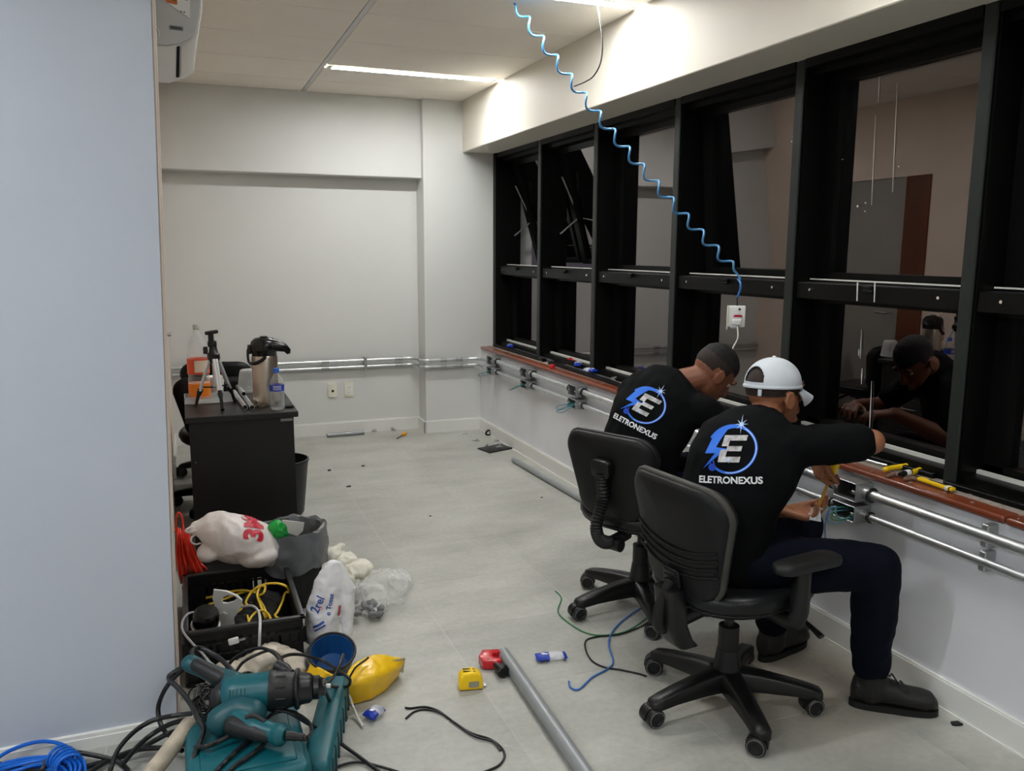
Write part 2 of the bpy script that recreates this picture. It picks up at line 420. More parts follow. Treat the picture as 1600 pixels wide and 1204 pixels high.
# left wall with a doorway seen only in the window panes
struct('wall_left', B().bb((XL-.1, 2.7, 0), (XL, 4.8, 2.7)).bb((XL-.1, 5.78, 0), (XL, YF+.05, 2.7)).bb((XL-.1, 4.8, 2.08), (XL, 5.78, 2.7)), BEIGE)
d = tag(thing('door_1', None, None, (XL, 5.29, 0)), kind='structure')
BROWN = mat('brown_door_wood', (98, 52, 30), .4, var=.25, vscale=5, stretch=(1, 1, .1))
GREYD = mat('grey_door_paint', (146, 142, 136), .5)
B().bb((XL-.1, 4.8, 0), (XL+.012, 5.03, 2.08), .003, 1).build('door_post', BROWN, d)
B().bb((XL-.06, 5.03, .005), (XL-.015, 5.78, 2.08)).build('door_leaf', GREYD, d)
B().tube([(XL-.015, 5.1, 1.02), (XL+.04, 5.1, 1.02), (XL+.045, 5.22, 1.02)], .009, 8).build('door_handle', CHROME, d)
struct('baseboard_left', B().bb((XL, 2.8, 0), (XL+.014, 4.8, .1)).bb((XL, 5.78, 0), (XL+.014, YF-.016, .1)), TRIMW)
# the pale blue wall that faces the camera; its free end is a little out of plumb, with a cable trunking on it
def lean(p): return V((p.x+.024*p.z, p.y, p.z)) if p.x > -1 else p
struct('wall_front_left', B().bb((-3.3, 2.64, -.005), (-.096, 2.79, 2.69)).warp(lean), WALLC)
struct('trim_5', B().bb((-.096, 2.652, 0), (-.089, 2.675, 2.66), .002, 1).bb((-.096, 2.72, 0), (-.086, 2.765, 2.66), .002, 1).warp(lean), BEIGE)
struct('baseboard_front_left', B().bb((-3.2, 2.622, 0), (-.094, 2.64, .036)).bb((-3.2, 2.628, .036), (-.094, 2.64, .05), .002, 1), TRIMW)
# the part of the room behind the camera, which the panes reflect
struct('wall_left_rear', B().bb((-3.3, -3.3, 0), (-3.2, 2.64, 2.7)), WALL)
struct('wall_rear', B().bb((-3.3, -3.3, 0), (2.75, -3.2, 2.7)), WALL)

# ================================================================== windows
MULL = [6.50, 5.60, 4.72, 3.80, 2.88, 2.00, 1.12, .24]
XF, XD = 2.40, 2.62
def window(n, ya, yb, tilt, last=False):
    """bay from the mullion at ya (far) to the one at yb (near)"""
    w = tag(thing('window_%d' % n, None, None, (XF, (ya+yb)/2, .7135)), kind='structure')
    far, near = ya-.0, yb+.06
    mb = B().bb((2.425, yb, .7135), (XD, yb+.058, 2.277)); mb.build('mullion', BLK_AL, w)
    B().bb((XF+.012, yb+.008, .7135), (2.425, yb+.058, 2.277), .004, 1).build('mullion_cover', BLK_ED, w)
    B().bb((XF+.01, near, 2.24), (XD, far, 2.277)).bb((2.46, near, 2.215), (XD-.01, far, 2.24)).build('head_rail', BLK_AL, w)
    B().bb((2.43, near, 1.305), (2.50, far, 1.375), .004, 1).bb((2.50, near, 1.29), (XD-.01, far, 1.378)).build('middle_rail', BLK_AL, w)
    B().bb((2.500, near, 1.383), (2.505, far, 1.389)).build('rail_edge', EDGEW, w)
    B().bb((2.44, near, .7135), (XD, far, .752)).build('bottom_rail', BLK_AL, w)
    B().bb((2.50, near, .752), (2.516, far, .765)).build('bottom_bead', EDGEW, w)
    for y in (near+.012, ): pass
    B().cyl((2.422, near+.09, 1.345), (2.43, near+.09, 1.345), .006, seg=8).cyl((2.422, far-.09, 1.345), (2.43, far-.09, 1.345), .006, seg=8).build('screw_head', CHROME, w)
    # lower fixed light: stiles and pane
    B().bb((2.53, near, .752), (2.60, near+.045, 1.30)).bb((2.53, far-.075, .752), (2.60, far, 1.30)).bb((2.53, near, .752), (2.60, far, .785)).build('lower_stile', BLK_AL, w)
    B().bb((2.563, near+.04, .78), (2.569, far-.07, 1.30)).build('lower_pane', GLASS, w, None)
    # upper sash, hung at its top edge
    s = B(); H0, H1 = 1.385, 2.222
    s.bb((2.535, near+.004, H0), (2.59, near+.05, H1)).bb((2.535, far-.075, H0), (2.59, far-.004, H1))
    s.bb((2.535, near+.05, H0), (2.59, far-.075, H0+.03)).bb((2.535, near+.05, H1-.04), (2.59, far-.075, H1))
    piv = V((2.56, 0, 2.222)); Q = M.Translation(piv) @ M.Rotation(-tilt, 4, 'Y') @ M.Translation(-piv)
    s.warp(lambda p: Q @ p).build('sash', BLK_AL, w)
    B().bb((2.56, near+.045, H0+.025), (2.566, far-.07, H1-.035)).warp(lambda p: Q @ p).build('upper_pane', GLASS, w, None)
    l = B().box((2.425, (near+far)/2, 1.362), (.03, .045, .022), None, .004, 1).tube([(2.42, (near+far)/2, 1.36), (2.40, (near+far)/2, 1.355), (2.398, (near+far)/2-.05, 1.352)], .006, 6)
    l.build('latch', BLK_AL, w)
    if tilt > .1:
        for y in (near+.055, far-.055):
            p0 = V((2.55, y, 2.02)); p1 = Q @ V((2.56, y, 1.72)); p2 = V((2.545, y, 1.62))
            B().tube([p0, p1], .012, 6, flat=.5).tube([p2, p1], .012, 6, flat=.5).build('stay_arm', ALU if y > (near+far)/2 else DARKMET, w)
    return w
TILT = [rad(16), rad(15), 0, rad(4.3), 0, 0, 0]
for k in range(7): window(k+1, MULL[k], MULL[k+1], TILT[k])
# jamb against the column
struct('trim_6', B().bb((XF, 6.50, .7135), (XD, 6.56, 2.277)), BLK_AL)
# paint runs and splashes left on the near pane and its rail
sm = mat('white_splash', (225, 225, 220), .6)
b = B()
for px, y0, y1, rr in ((1374, 120, 160, .0016), (1368, 180, 320, .0012), (1402, 130, 300, .0012), (1347, 575, 600, .0025), (1346, 515, 560, .002), (1362, 595, 690, .002), (1342, 545, 556, .002)):
    a, c = at(px, y0, x=2.557), at(px-(y1-y0)*.045, y1, x=2.557)
    b.tube([a, a.lerp(c, .5), c], [rr*.4, rr, rr*.5], 5)
for px, py, rr in ((1340, 322, .006), (1352, 317, .004), (1351, 330, .003), (1313, 243, .005), (1316, 249, .003), (1404, 260, .003), (1240, 213, .006), (1237, 221, .004)):
    p = at(px, py, x=2.557); b.ell(p, (.001, rr, rr*.8), None, 8)
for px, y0, y1 in ((1340, 441, 470), (1367, 441, 472)):
    b.tube([at(px, y0, x=2.428), at(px-1, y1, x=2.428)], [.003, .0025], 5)
tag(b.build('paint_splash', sm), 'white paint runs splashed down the nearest large window pane', 'paint', kind='stuff')
# ================================================================== office chairs (local: seat faces +x)
VINYL = mat('black_vinyl', (13, 13, 14), .5, spec=.35, bump=.05, bscale=300)
VINYLS = mat('black_seat_vinyl', (14, 15, 17), .36, spec=.4, bump=.08, bscale=160)
SHELL = mat('chair_shell_plastic', (17, 18, 19), .5, spec=.35, bump=.04, bscale=250)
BASEP = mat('scuffed_black_nylon', (14, 14, 14), .38, var=.3, vscale=25, bump=.05, bscale=90)
RIMG = mat('grey_wheel_rim', (120, 120, 120), .4)
EDGEB = mat('lit_edge_grey', (60, 58, 54), .55, var=.15, vscale=20)  # edging greyed to stand for overhead light on the back's top edge

def make_chair(name, label, style, base_turn, rot):
    """base_turn: direction of the first base leg in the room; rot: turn of the seat in the room"""
    t = thing(name, label, 'chair')
    b0 = base_turn-rot
    B().lathe([(.0, .055), (.042, .055), (.05, .075), (.05, .115), (.036, .135), (.0, .135)], seg=20).build('base_hub', BASEP, t)
    for k in range(5):
        a = b0+rad(72)*k; d = V((cos(a), sin(a), 0)); n = V((-sin(a), cos(a), 0)); z = V((0, 0, 1))
        def ring(s, wd, zl, zh):
            c = d*s; q = .25*wd
            return [c-n*wd+z*zl, c+n*wd+z*zl, c+n*wd+z*(zh-q), c+n*(wd-q)+z*zh, c-n*(wd-q)+z*zh, c-n*wd+z*(zh-q)]
        B().rings([ring(.035, .036, .066, .132), ring(.12, .031, .066, .122), ring(.22, .028, .062, .104), ring(.27, .027, .056, .092), ring(.297, .025, .053, .084), ring(.307, .016, .055, .076)]).build('base_leg', BASEP, t, 50)
        c = d*.285
        wa = rad(-37 + (25, -30, 8, 38, -12)[k]) - rot; wd_ = V((cos(wa), sin(wa), 0)); wn = V((-sin(wa), cos(wa), 0))
        ct = c - wd_*.012
        f = B().cyl(c+z*.03, c+z*.062, .01, seg=10)
        R = M((wd_, z, wn)).transposed()
        f.prism([(.034*cos(rad(q)), .034*sin(rad(q))) for q in range(-10, 200, 15)], ct+z*.031-wn*.012, wd_, z, wn, .024)
        cst = f.build('caster', BASEP, t)
        for s in (-1, 1):
            Rw = M((wd_, z*1.0, wn*s)).transposed()
            B().lathe([(0, .012), (.027, .012), (.031, .013), (.031, .03), (.027, .034), (.018, .034), (.016, .031), (0, .031)], ct+z*.0313, Rw, 18).build('wheel', BLKP, cst)
            B().tube([ct+z*.0313+Rw @ V((.0255*cos(q), .0255*sin(q), .0338)) for q in [2*pi*i/18 for i in range(18)]], .0012, 5, closed=True).build('wheel_rim', RIMG, cst)
    B().cyl((0, 0, .1), (0, 0, .28), .034, seg=16).cyl((0, 0, .25), (0, 0, .385), .016, seg=14).cyl((0, 0, .13), (0, 0, .2), .046, .036, 16).build('gas_column', BLKP, t)
    B().box((-.02, 0, .385), (.2, .11, .035), None, .012).box((.0, 0, .37), (.1, .09, .03), None, .01).build('tilt_mechanism', BLKP, t)
    # seat: thick cushion over a plastic pan
    pl = rpoly(.47, .46, .17, 6)
    def dish(p):
        x = p.x; dz = -.02*max(0, (x-.1)/.13)**2 + .012*(p.y/.23)**2
        return V((p.x, p.y, p.z+dz))
    s = B()
    for (k, zz) in ((.86, .405), (.95, .41), (1.0, .428), (1.0, .447), (.965, .463), (.88, .470), (.6, .468), (.25, .465)):
        pass
    s.rings([[dish(V((y*k, x*k, zz))) for x, y in pl] for k, zz in ((.84, .402), (.95, .408), (1., .426), (1., .447), (.965, .462), (.88, .469), (.6, .466), (.25, .464))]).build('seat', VINYLS, t, 60)
    B().rings([[dish(V((y*k, x*k, zz))) for x, y in pl] for k, zz in ((.7, .39), (.9, .395), (.965, .408), (.955, .414))]).build('seat_pan', SHELL, t, 50)
    # backrest: slightly dished pad in a shell, leaning back
    lean_ = rad(9)
    zc, bw, bh = (.625, .44, .37) if style == 'housing' else (.62, .43, .35)
    Q = M.Translation(V((-.235, 0, zc))) @ M.Rotation(-lean_, 4, 'Y')
    def curve(p): return Q @ V((p.x + .55*p.y*p.y - .25*(p.z)**2, p.y, p.z))
    op = rpoly(bw, bh, .085, 6, bw*.78)
    def slab(x_ks): return [[curve(V((x, y*k, z*k))) for y, z in op] for x, k in x_ks]
    B().rings(slab([(.008, .97), (.018, 1.), (.03, .995), (.042, .96), (.05, .88), (.052, .6), (.05, .2)])).build('backrest', VINYL, t, 60)
    sh = B().rings(slab([(-.020, .25), (-.022, .6), (-.02, .9), (-.012, .98), (.0, 1.005), (.008, 1.)]))
    shell = sh.build('back_shell', SHELL, t, 50)
    B().tube([curve(V((.009, y*1.004, z*1.004))) for y, z in op], .010 if style == 'housing' else .006, 8, closed=True, flat=1.2).build('edging', EDGEB if style == 'housing' else BLKP, shell, 60)
    if style == 'housing':
        for k in range(4):   # moulded ribs across the shell
            zz = -.03-.026*k; hw = bw*.42
            B().tube([curve(V((-.0235, hw*(i/8-1), zz + .035*(abs(i/8-1))**2 - .0))) for i in range(17)], .0045, 6).build('shell_rib', SHELL, t, 60)
        g = B().prism(rpoly(.075, .07, .012, 3), curve(V((-.024, 0, -.13))), (0, 1, 0), Q.to_3x3() @ V((0, 0, 1)), Q.to_3x3() @ V((-1, 0, 0)), .012, .003)
        br = g.build('back_bracket', BLKP, t)
        for k in range(4):
            p = curve(V((-.037, 0, -.105-.017*k))); B().box(p, (.006, .058, .006), Q.to_3x3()).build('bracket_rib', BLKP, br)
        B().tube(spline([curve(V((-.03, 0, -.14))), (-.29, 0, .40), (-.285, 0, .34), (-.2, 0, .345), (-.05, 0, .375)], 6), [.016]*25, 10, flat=1.6).build('back_bar', BLKP, t)
        B().rings([[V((x*1.0-.250+sx, y, zz)) for y, x in rpoly(.092, .072, .018, 3)] for zz, sx in ((.265, .05), (.285, .03), (.34, .006), (.43, -.002), (.455, -.006), (.464, -.006))]).build('bar_cover', BLKP, t, 40)
        # armrest on the side by the camera: post and padded top
        for s in (-1,):
            B().tube([(.02, s*.13, .385), (.02, s*.235, .385), (.02, s*.262, .40), (.02, s*.268, .44), (.02, s*.272, .565)], [.018, .018, .02, .023, .021], 10, flat=1.5).build('armrest_post', BLKP, t, 50)
            B().rings([[V((.03+x, s*.278+y, zz)) for y, x in [(q[0]*k, q[1]*k) for q in rpoly(.085, .26, .04, 5, .075)]] for k, zz in ((.7, .569), (.95, .572), (1, .584), (.98, .594), (.9, .60), (.5, .601))]).build('armrest_pad', RUBBER, t, 60)
        B().tube([(.06, -.1, .38), (.1, -.22, .365), (.1, -.29, .34)], [.008, .008, .014], 8, flat=.6).build('height_lever', BLKP, t)
    else:
        # bellows-covered back bar curving under the seat
        top = curve(V((-.03, 0, .03)))
        B().prism(rpoly(.09, .075, .02, 4), curve(V((-.022, 0, .05))), (0, 1, 0), Q.to_3x3() @ V((0, 0, 1)), Q.to_3x3() @ V((-1, 0, 0)), .035, .008).build('back_block', BLKP, t)
        path = spline([curve(V((-.045, 0, .03))), curve(V((-.05, 0, -.08))), (-.31, 0, .44), (-.285, 0, .375), (-.22, 0, .345), (-.1, 0, .355)], 16)
        B().tube(path, [.026 if i % 2 else .020 for i in range(len(path))], 12).build('bellows', RUBBER, t, 30)
        B().cyl((-.21, -.05, .34), (-.21, .05, .34), .026, seg=14).build('tilt_knob', BLKP, t)
        B().tube([(.02, -.1, .385), (.02, -.26, .36)], [.008, .013], 8).build('height_lever', BLKP, t)
    return t
CH_N = make_chair('office_chair', 'black office chair with one armrest and back edge greyed as lit, under the man in the white cap', 'housing', rad(-32), rad(7))
place(CH_N, (1.62, 2.15, 0), rad(7))
CH_F = make_chair('office_chair', 'black office chair with a ribbed bellows back bar, under the bare-headed man', 'bellows', rad(-34), rad(25))
place(CH_F, (1.735, 2.925, 0), rad(25))
for loc, rz, lab in (((.17, 5.08, 0), rad(78), 'empty black office chair behind the black desk, by the left wall'), ((.20, 5.76, 0), rad(80), 'empty black office chair behind the black desk, back showing past the tripod')):
    c = copy_tree(CH_F); place(c, loc, rz); c['label'] = lab
# ================================================================== the two men
SKIN = mat('brown_skin', (150, 98, 70), .5, var=.06, vscale=25, bump=.05, bscale=180)
SKIN2 = mat('deep_brown_skin', (126, 78, 56), .5, var=.06, vscale=25, bump=.05, bscale=180)
SHIRT = mat('black_cotton', (9, 10, 12), .85, spec=.12, bump=.25, bscale=14, stretch=(1, 1, .45))
JEANS = mat('navy_work_trousers', (11, 14, 26), .9, spec=.12, bump=.3, bscale=16)
HAIR = mat('black_hair', (14, 12, 11), .6, bump=.8, bscale=260)
FADE = mat('clipped_hair', (42, 30, 25), .7, bump=.5, bscale=300)
CAPM = mat('white_cap_cloth', (206, 212, 219), .8, var=.03, vscale=20, bump=.12, bscale=40)
BOOT = mat('black_boot_leather', (20, 19, 18), .55, bump=.2, bscale=50)
SOLE = mat('black_rubber_sole', (15, 15, 15), .7)
EYEW = mat('eye_white', (220, 216, 208), .3)
BLUE = mat('print_blue', (38, 112, 226), .5); BLUED = mat('print_deep_blue', (22, 70, 190), .5)
SILV = mat('print_silver', (186, 184, 186), .4, var=.45, vscale=60); WPRINT = mat('print_white', (235, 237, 240), .5)
PALEB = mat('print_pale_blue', (190, 215, 250), .5)

def hand_prims(b, wrist, d, n, l, curl, s=1., thumb=(.5, .8, .3), spread=1.):
    """palm and five separate fingers; d along the hand, n out of the palm, l towards the thumb"""
    w, d, n = V(wrist), V(d).normalized(), V(n); n = (n-d*n.dot(d)).normalized(); l = V(l); l = (l-d*l.dot(d)-n*l.dot(n)).normalized()
    kn = [w+d*(.088*s)+l*(.030*s), w+d*(.093*s)+l*(.010*s), w+d*(.089*s)-l*(.010*s), w+d*(.080*s)-l*(.029*s)]
    for k, q in enumerate(kn): capsule(b, w+l*(.016-.010*k)*s+d*.012*s, q, .0145*s, .0115*s, 10)
    capsule(b, w-d*.02*s, w+d*.03*s, .023*s, .02*s, 12)
    for k, q in enumerate(kn):
        L = (.072, .080, .074, .058)[k]*s; p = q; ang = 0; side = (.10, .03, -.05, -.13)[k]*spread
        for seg, fr in enumerate((.46, .30, .24)):
            ang += curl[k]*(1., .9, .6)[seg]
            dd = (d*cos(ang)+n*sin(ang)+l*side*cos(ang)).normalized(); e = p+dd*L*fr
            capsule(b, p, e, (.0098, .009, .0083)[seg]*s, (.009, .0083, .0072)[seg]*s, 8); p = e
    p = w+d*.022*s+l*.022*s; tip = []
    for seg, (Ln, r0, r1) in enumerate(((.042, .0135, .011), (.032, .011, .0098), (.026, .0098, .008))):
        a = thumb[2]*seg
        dd = (d*(thumb[0]+.25*seg)+l*(thumb[1]-.25*seg)+n*(.25+a)).normalized(); e = p+dd*Ln*s
        capsule(b, p, e, r0*s, r1*s, 8); p = e

def head_prims(b, c, f, u, r):
    """skull, jaw, nose, ears, brow, lips round centre c; f forward, u up, r right"""
    P = lambda x, y, z: c + r*x + f*y + u*z
    R = M((r, f, u)).transposed()
    b.ell(P(0, -.012, .022), (.073, .094, .088), R, 20); b.ell(P(0, .018, -.03), (.062, .07, .075), R, 18)
    b.ell(P(0, .045, -.078), (.042, .042, .032), R, 14); b.ell(P(0, .088, -.09), (.02, .014, .014), R, 10)
    capsule(b, P(0, .088, .02), P(0, .108, -.022), .009, .014, 8); b.ell(P(.011, .096, -.026), (.009, .01, .008), R, 8); b.ell(P(-.011, .096, -.026), (.009, .01, .008), R, 8)
    capsule(b, P(-.04, .078, .03), P(.04, .078, .03), .011, .011, 8)
    capsule(b, P(-.02, .088, -.052), P(.02, .088, -.052), .008, .008, 8); capsule(b, P(-.017, .087, -.064), P(.017, .087, -.064), .009, .009, 8)
    for s in (-1, 1):
        b.ell(P(s*.077, -.012, -.020), (.010, .017, .027), R @ M.Rotation(rad(-12)*1, 3, 'X'), 12)
        b.tube([P(s*.082, -.012+.017*cos(q), -.018+.026*sin(q)) for q in [pi*2*k/14 for k in range(14)]], .0055, 6, closed=True)
        b.ell(P(s*.078, -.004, -.036), (.008, .01, .011), R, 8)

def face_parts(t, c, f, u, r):
    P = lambda x, y, z: c + r*x + f*y + u*z
    for s in (-1, 1):
        B().ell(P(s*.030, .066, .008), .0110, None, 12).build('eye', EYEW, t)
        B().tube([P(s*.015, .090, .034), P(s*.034, .088, .040), P(s*.052, .075, .034)], [.003, .0045, .002], 6).build('eyebrow', HAIR, t)
    B().tube([P(-.022, .089, -.058), P(0, .097, -.058), P(.022, .089, -.058)], [.001, .0022, .001], 6).build('mouth_line', mat('lip', (96, 50, 42), .5), t)

def limb(b, pts, rs):
    for (p, q), (a, c) in zip(zip(pts, pts[1:]), zip(rs, rs[1:])): capsule(b, p, q, a, c, 16)

def axes(az, pitch=0., roll=0.):
    f = V((cos(az)*cos(pitch), sin(az)*cos(pitch), -sin(pitch))); r = f.cross(V((0, 0, 1))).normalized(); u = r.cross(f)
    r2 = r*cos(roll)+u*sin(roll); u2 = u*cos(roll)-r*sin(roll)
    return f, u2, r2

def man(label, skin, J, headc, hax, hands, sleeve):
    """J: joint positions in the room"""
    t = thing('person', label, 'person', (J['pel'].x, J['pel'].y, 0))
    f, u, r = hax
    b = B(); head_prims(b, headc, f, u, r)
    neck0 = J['c7']; limb(b, [neck0, headc-u*.045-f*.022], [.056, .052])
    tor = J['torso']
    loft(b, [(c, x*.82, y*.78) for c, x, y in tor])
    for s in 'LR':
        limb(b, [J['sh'+s], J['el'+s]], [.046, .040]); limb(b, [J['el'+s], J['el'+s].lerp(J['wr'+s], .3), J['wr'+s]], [.040, .041, .026])
        h = hands[s]; hand_prims(b, J['wr'+s], *h)
        limb(b, [J['hip'+s], J['kn'+s], J['an'+s]], [.07, .05, .04]); limb(b, [J['an'+s]-V((0, 0, .03)), J['toe'+s]-V((0, 0, -.035))], [.035, .025])
    me = fuse(b, .0048, 3)
    link_mesh('body', me, skin, t, 80)
    face_parts(t, headc, f, u, r)
    # shirt
    b = B(); loft(b, tor)
    for s in 'LR':
        e = J['sh'+s].lerp(J['el'+s], sleeve[s])
        limb(b, [J['shn'+s], J['sh'+s], J['sh'+s].lerp(J['el'+s], .5), e], [.06, .066, .063, .060])
    limb(b, [neck0-V((0, 0, .05)), neck0-V((0, 0, .014))], [.076, .068])
    me = fuse(b, .009, 5, .5, lambda p: .004*noise.noise(V((p.x*9, p.y*9, p.z*5)))+.0035*noise.noise(p*20+V((3, 1, 7)))+.003*noise.noise(V((p.x*34, p.y*34, p.z*12))))
    sh = link_mesh('shirt', me, SHIRT, t, 80)
    # trousers
    b = B(); R = J['R']
    b.ell(J['pel']+V((0, 0, .02)), (.155, .125, .11), M((R, V((0, 0, 1)).cross(R), V((0, 0, 1)))).transposed(), 20)
    for s in 'LR':
        limb(b, [J['hip'+s], J['hip'+s].lerp(J['kn'+s], .5), J['kn'+s], J['kn'+s].lerp(J['an'+s], .4), J['an'+s]+V((0, 0, .045))], [.098, .088, .074, .072, .060])
    me = fuse(b, .010, 4, .5, lambda p: .006*noise.noise(V((p.x*11, p.y*11, p.z*16))) + .004*noise.noise(p*26))
    link_mesh('trousers', me, JEANS, t, 80)
    for s in 'LR':
        a, q = J['an'+s], J['toe'+s]; d = (q-a); d.z = 0; L = d.length; d.normalize(); n = V((-d.y, d.x, 0)); z = V((0, 0, 1)); hp = V((a.x, a.y, 0))-d*.055
        LT = L+.095
        b = B()
        b.rings([[hp+d*(LT*sx)+n*(w_*cos(k*2*pi/16))+z*(max(.016, .02+hgt*.5+hgt*.5*sin(k*2*pi/16))) for k in range(16)] for sx, w_, hgt in ((.0, .02, .05), (.03, .034, .085), (.12, .04, .105), (.3, .041, .10), (.48, .043, .082), (.65, .048, .066), (.82, .047, .062), (.93, .04, .055), (1., .018, .03))])
        limb(b, [hp+d*.062+z*.06, a+z*.085], [.048, .052])
        bo = link_mesh('boot', fuse(b, .006, 3), BOOT, t, 70)
        B().rings([[hp+d*(LT*.5)+d*((x*LT*.52))+n*y*(1. if x < .2 else 1.08)+z*zz for x, y in [(cos(q_)*1., sin(q_)*.049*(.85+.15*cos(q_*2))) for q_ in [2*pi*k/28 for k in range(28)]]] for zz in (.0, .008, .021)]).build('sole', SOLE, bo, 40)
        pts = []
        for k in range(6):
            c = hp+d*(LT*(.36+.055*k))+z*(.137-.011*k); pts += [c-n*.022*(1 if k % 2 else -1)]
        B().tube(spline(pts, 4), .0028, 5).tube(spline([pts[0], pts[0]+n*.04+z*.012, pts[0]+n*.055-z*.02], 4), .0025, 5).tube(spline([pts[0], pts[0]-n*.03+z*.02, pts[0]-n*.05-z*.005], 4), .0025, 5).build('laces', BLKP, bo, 60)
    return t, sh

def logo(t, sh, O, X, Y):
    """emblem on the back of the shirt; X to the viewer's right, Y up, both one ring radius long"""
    bv = bvh_of(sh); L = lambda nm, s, m_, off: lay(nm, s, m_, t, bv, O, X, Y, off, .012)
    def arc(a0, a1, r_in, r_out, n=40):
        vs = []
        for i in range(n+1):
            a = rad(a0+(a1-a0)*i/n); k = i/n
            ri, ro = (r_in(k), r_out(k)) if callable(r_in) else (r_in, r_out)
            vs += [(ri*cos(a), ri*sin(a)), (ro*cos(a), ro*sin(a))]
        return vs, [(2*i, 2*i+1, 2*i+3, 2*i+2) for i in range(n)]
    poly = lambda p: (p, [tuple(range(len(p)))])
    L('emblem_ring', arc(-128, 152, lambda k: .90-.22*max(0, (k-.66)/.34)**1.2, lambda k: 1.), BLUE, .0016)
    L('emblem_ring_highlight', arc(-100, 60, .93, .96, 40), PALEB, .0019)
    band = [(-.12, .99), (-.12, .90), (-.45, .88), (-.29, .64), (-.74, .60), (-.46, .34), (-1.03, -.18), (-.59, .06), (-.59, -.16)]
    L('lightning_bolt', (band, [(0, 2, 3, 1), (2, 4, 5, 3), (4, 6, 7, 5), (6, 8, 7)]), BLUE, .0021)
    L('lightning_bolt', ([(-.62, .08), (-.59, -.16), (-1.08, -.80), (-.14, .02)], [(0, 1, 3), (1, 2, 3)]), BLUE, .0023)
    L('plug', (lambda A: A)(poly([(-.70+.16*cos(rad(q)), -.74+.15*sin(rad(q))) for q in range(0, 360, 20)])), BLUED, .0024)
    for dx, dy in ((-.77, -.55), (-.63, -.52)): L('plug_pin', poly([(dx-.03, dy-.1), (dx+.03, dy-.1), (dx+.01, dy+.07), (dx-.05, dy+.05)]), BLUED, .0024)
    sk = .18
    E = [(-.38, -.52), (.45, -.52), (.45, -.30), (-.14, -.30), (-.14, -.08), (.40, -.08), (.40, .12), (-.14, .12), (-.14, .34), (.48, .34), (.48, .56), (-.38, .56)]
    def bar(x0, y0, x1, y1): return poly([(x+sk*y, y) for x, y in ((x0, y0), (x1, y0), (x1, y1), (x0, y1))])
    for nm, q in (('letter', bar(-.38, -.52, .45, -.30)), ('letter', bar(-.16, -.08, .42, .12)), ('letter', bar(-.38, .34, .52, .56)), ('letter', bar(-.38, -.30, -.12, -.02)), ('letter', bar(-.38, .12, -.12, .34))):
        L(nm, q, SILV, .0026)
    star = []
    for k in range(16):
        a = rad(22.5*k+90); rr = (.40 if k % 8 == 0 else .26 if k % 2 == 0 else .06); star.append((.33+rr*cos(a), 1.0+rr*sin(a)))
    star.append((.33, 1.0)); fan = lambda n: [(i, (i+1) % n, n) for i in range(n)]
    L('emblem_star', (star, fan(16)), PALEB, .003)
    star = [((-.06)+(.15 if k % 2 == 0 else .03)*cos(rad(36*k)), -.42+(.15 if k % 2 == 0 else .03)*sin(rad(36*k))) for k in range(10)] + [(-.06, -.42)]
    L('emblem_spark', (star, fan(10)), PALEB, .003)
    vs, fs = text_2d('ELETRONEXUS', .385, .012); L('lettering', ([(v[0]*.95-.03, v[1]-1.25) for v in vs], fs), WPRINT, .0018)

def torso(pts, R0, Rs=None):
    """pts: (centre, half width, half depth, direction of the person's right)"""
    st = []
    for i, (c, wd, dp, R) in enumerate(pts):
        a, e = pts[max(0, i-1)][0], pts[min(len(pts)-1, i+1)][0]; up = (V(e)-V(a)).normalized()
        R = (V(R)-up*V(R).dot(up)).normalized(); Y = up.cross(R).normalized()
        st.append((V(c), R*wd, Y*dp))
    return st

# ---- man in the white cap, near
Rp = V((.30, -.954, 0)); Rc = V((.50, -.86, .03))
J = dict(pel=V((1.60, 2.16, .54)), R=Rp, c7=V((1.735, 2.205, .975)))
J['torso'] = torso([((1.585, 2.17, .44), .15, .11, Rp), ((1.585, 2.17, .50), .178, .13, Rp), ((1.575, 2.165, .60), .17, .125, Rp), ((1.585, 2.165, .72), .172, .12, Rp.lerp(Rc, .5)),
    ((1.625, 2.17, .83), .188, .118, Rc), ((1.675, 2.18, .91), .186, .105, Rc), ((1.715, 2.195, .96), .13, .085, Rc), ((1.735, 2.205, .968), .075, .06, Rc)], Rp)
J.update(shL=V((1.615, 2.30, .885)), elL=V((1.70, 2.40, .60)), wrL=V((1.865, 2.225, .625)), shR=V((1.765, 2.045, .915)), elR=at(1362, 690, y=1.94), wrR=at(1288, 702, y=2.12),
    shnL=V((1.66, 2.25, .90)), shnR=V((1.70, 2.11, .91)),
    hipR=V((1.64, 2.07, .52)), knR=V((1.985, 1.905, .525)), anR=V((2.055, 1.965, .10)), toeR=V((2.195, 1.865, .0)),
    hipL=V((1.65, 2.25, .52)), knL=V((2.05, 2.32, .52)), anL=V((1.97, 2.36, .10)), toeL=V((2.13, 2.40, 0)))
_s = V((.016, -.013, -.016))
J['torso'] = [(c + _s*min(1, max(0, (c.z-.5)/.3)), x, y) for c, x, y in J['torso']]
for k in ('c7', 'shL', 'shR', 'shnL', 'shnR'): J[k] = J[k] + _s
hax = axes(rad(6), rad(3), rad(3))
HC = V((1.815, 2.225, 1.036))
hands = dict(L=((.80, -.60, -.10), (.05, -.1, 1), (.58, .80, .3), (.62, .66, .7, .75), 1.1, (.85, .5, .2)),
             R=((-.05, .22, -.95), (.8, -.25, -.1), (-.4, -.85, 0), (1.0, 1.05, 1.1, 1.15), 1.0, (.75, .45, .7)))
P_N, SH_N = man('man in a white cap and black lettered T-shirt, driving a screw on the nearer chair', SKIN, J, HC, hax, hands, dict(L=.75, R=.80))
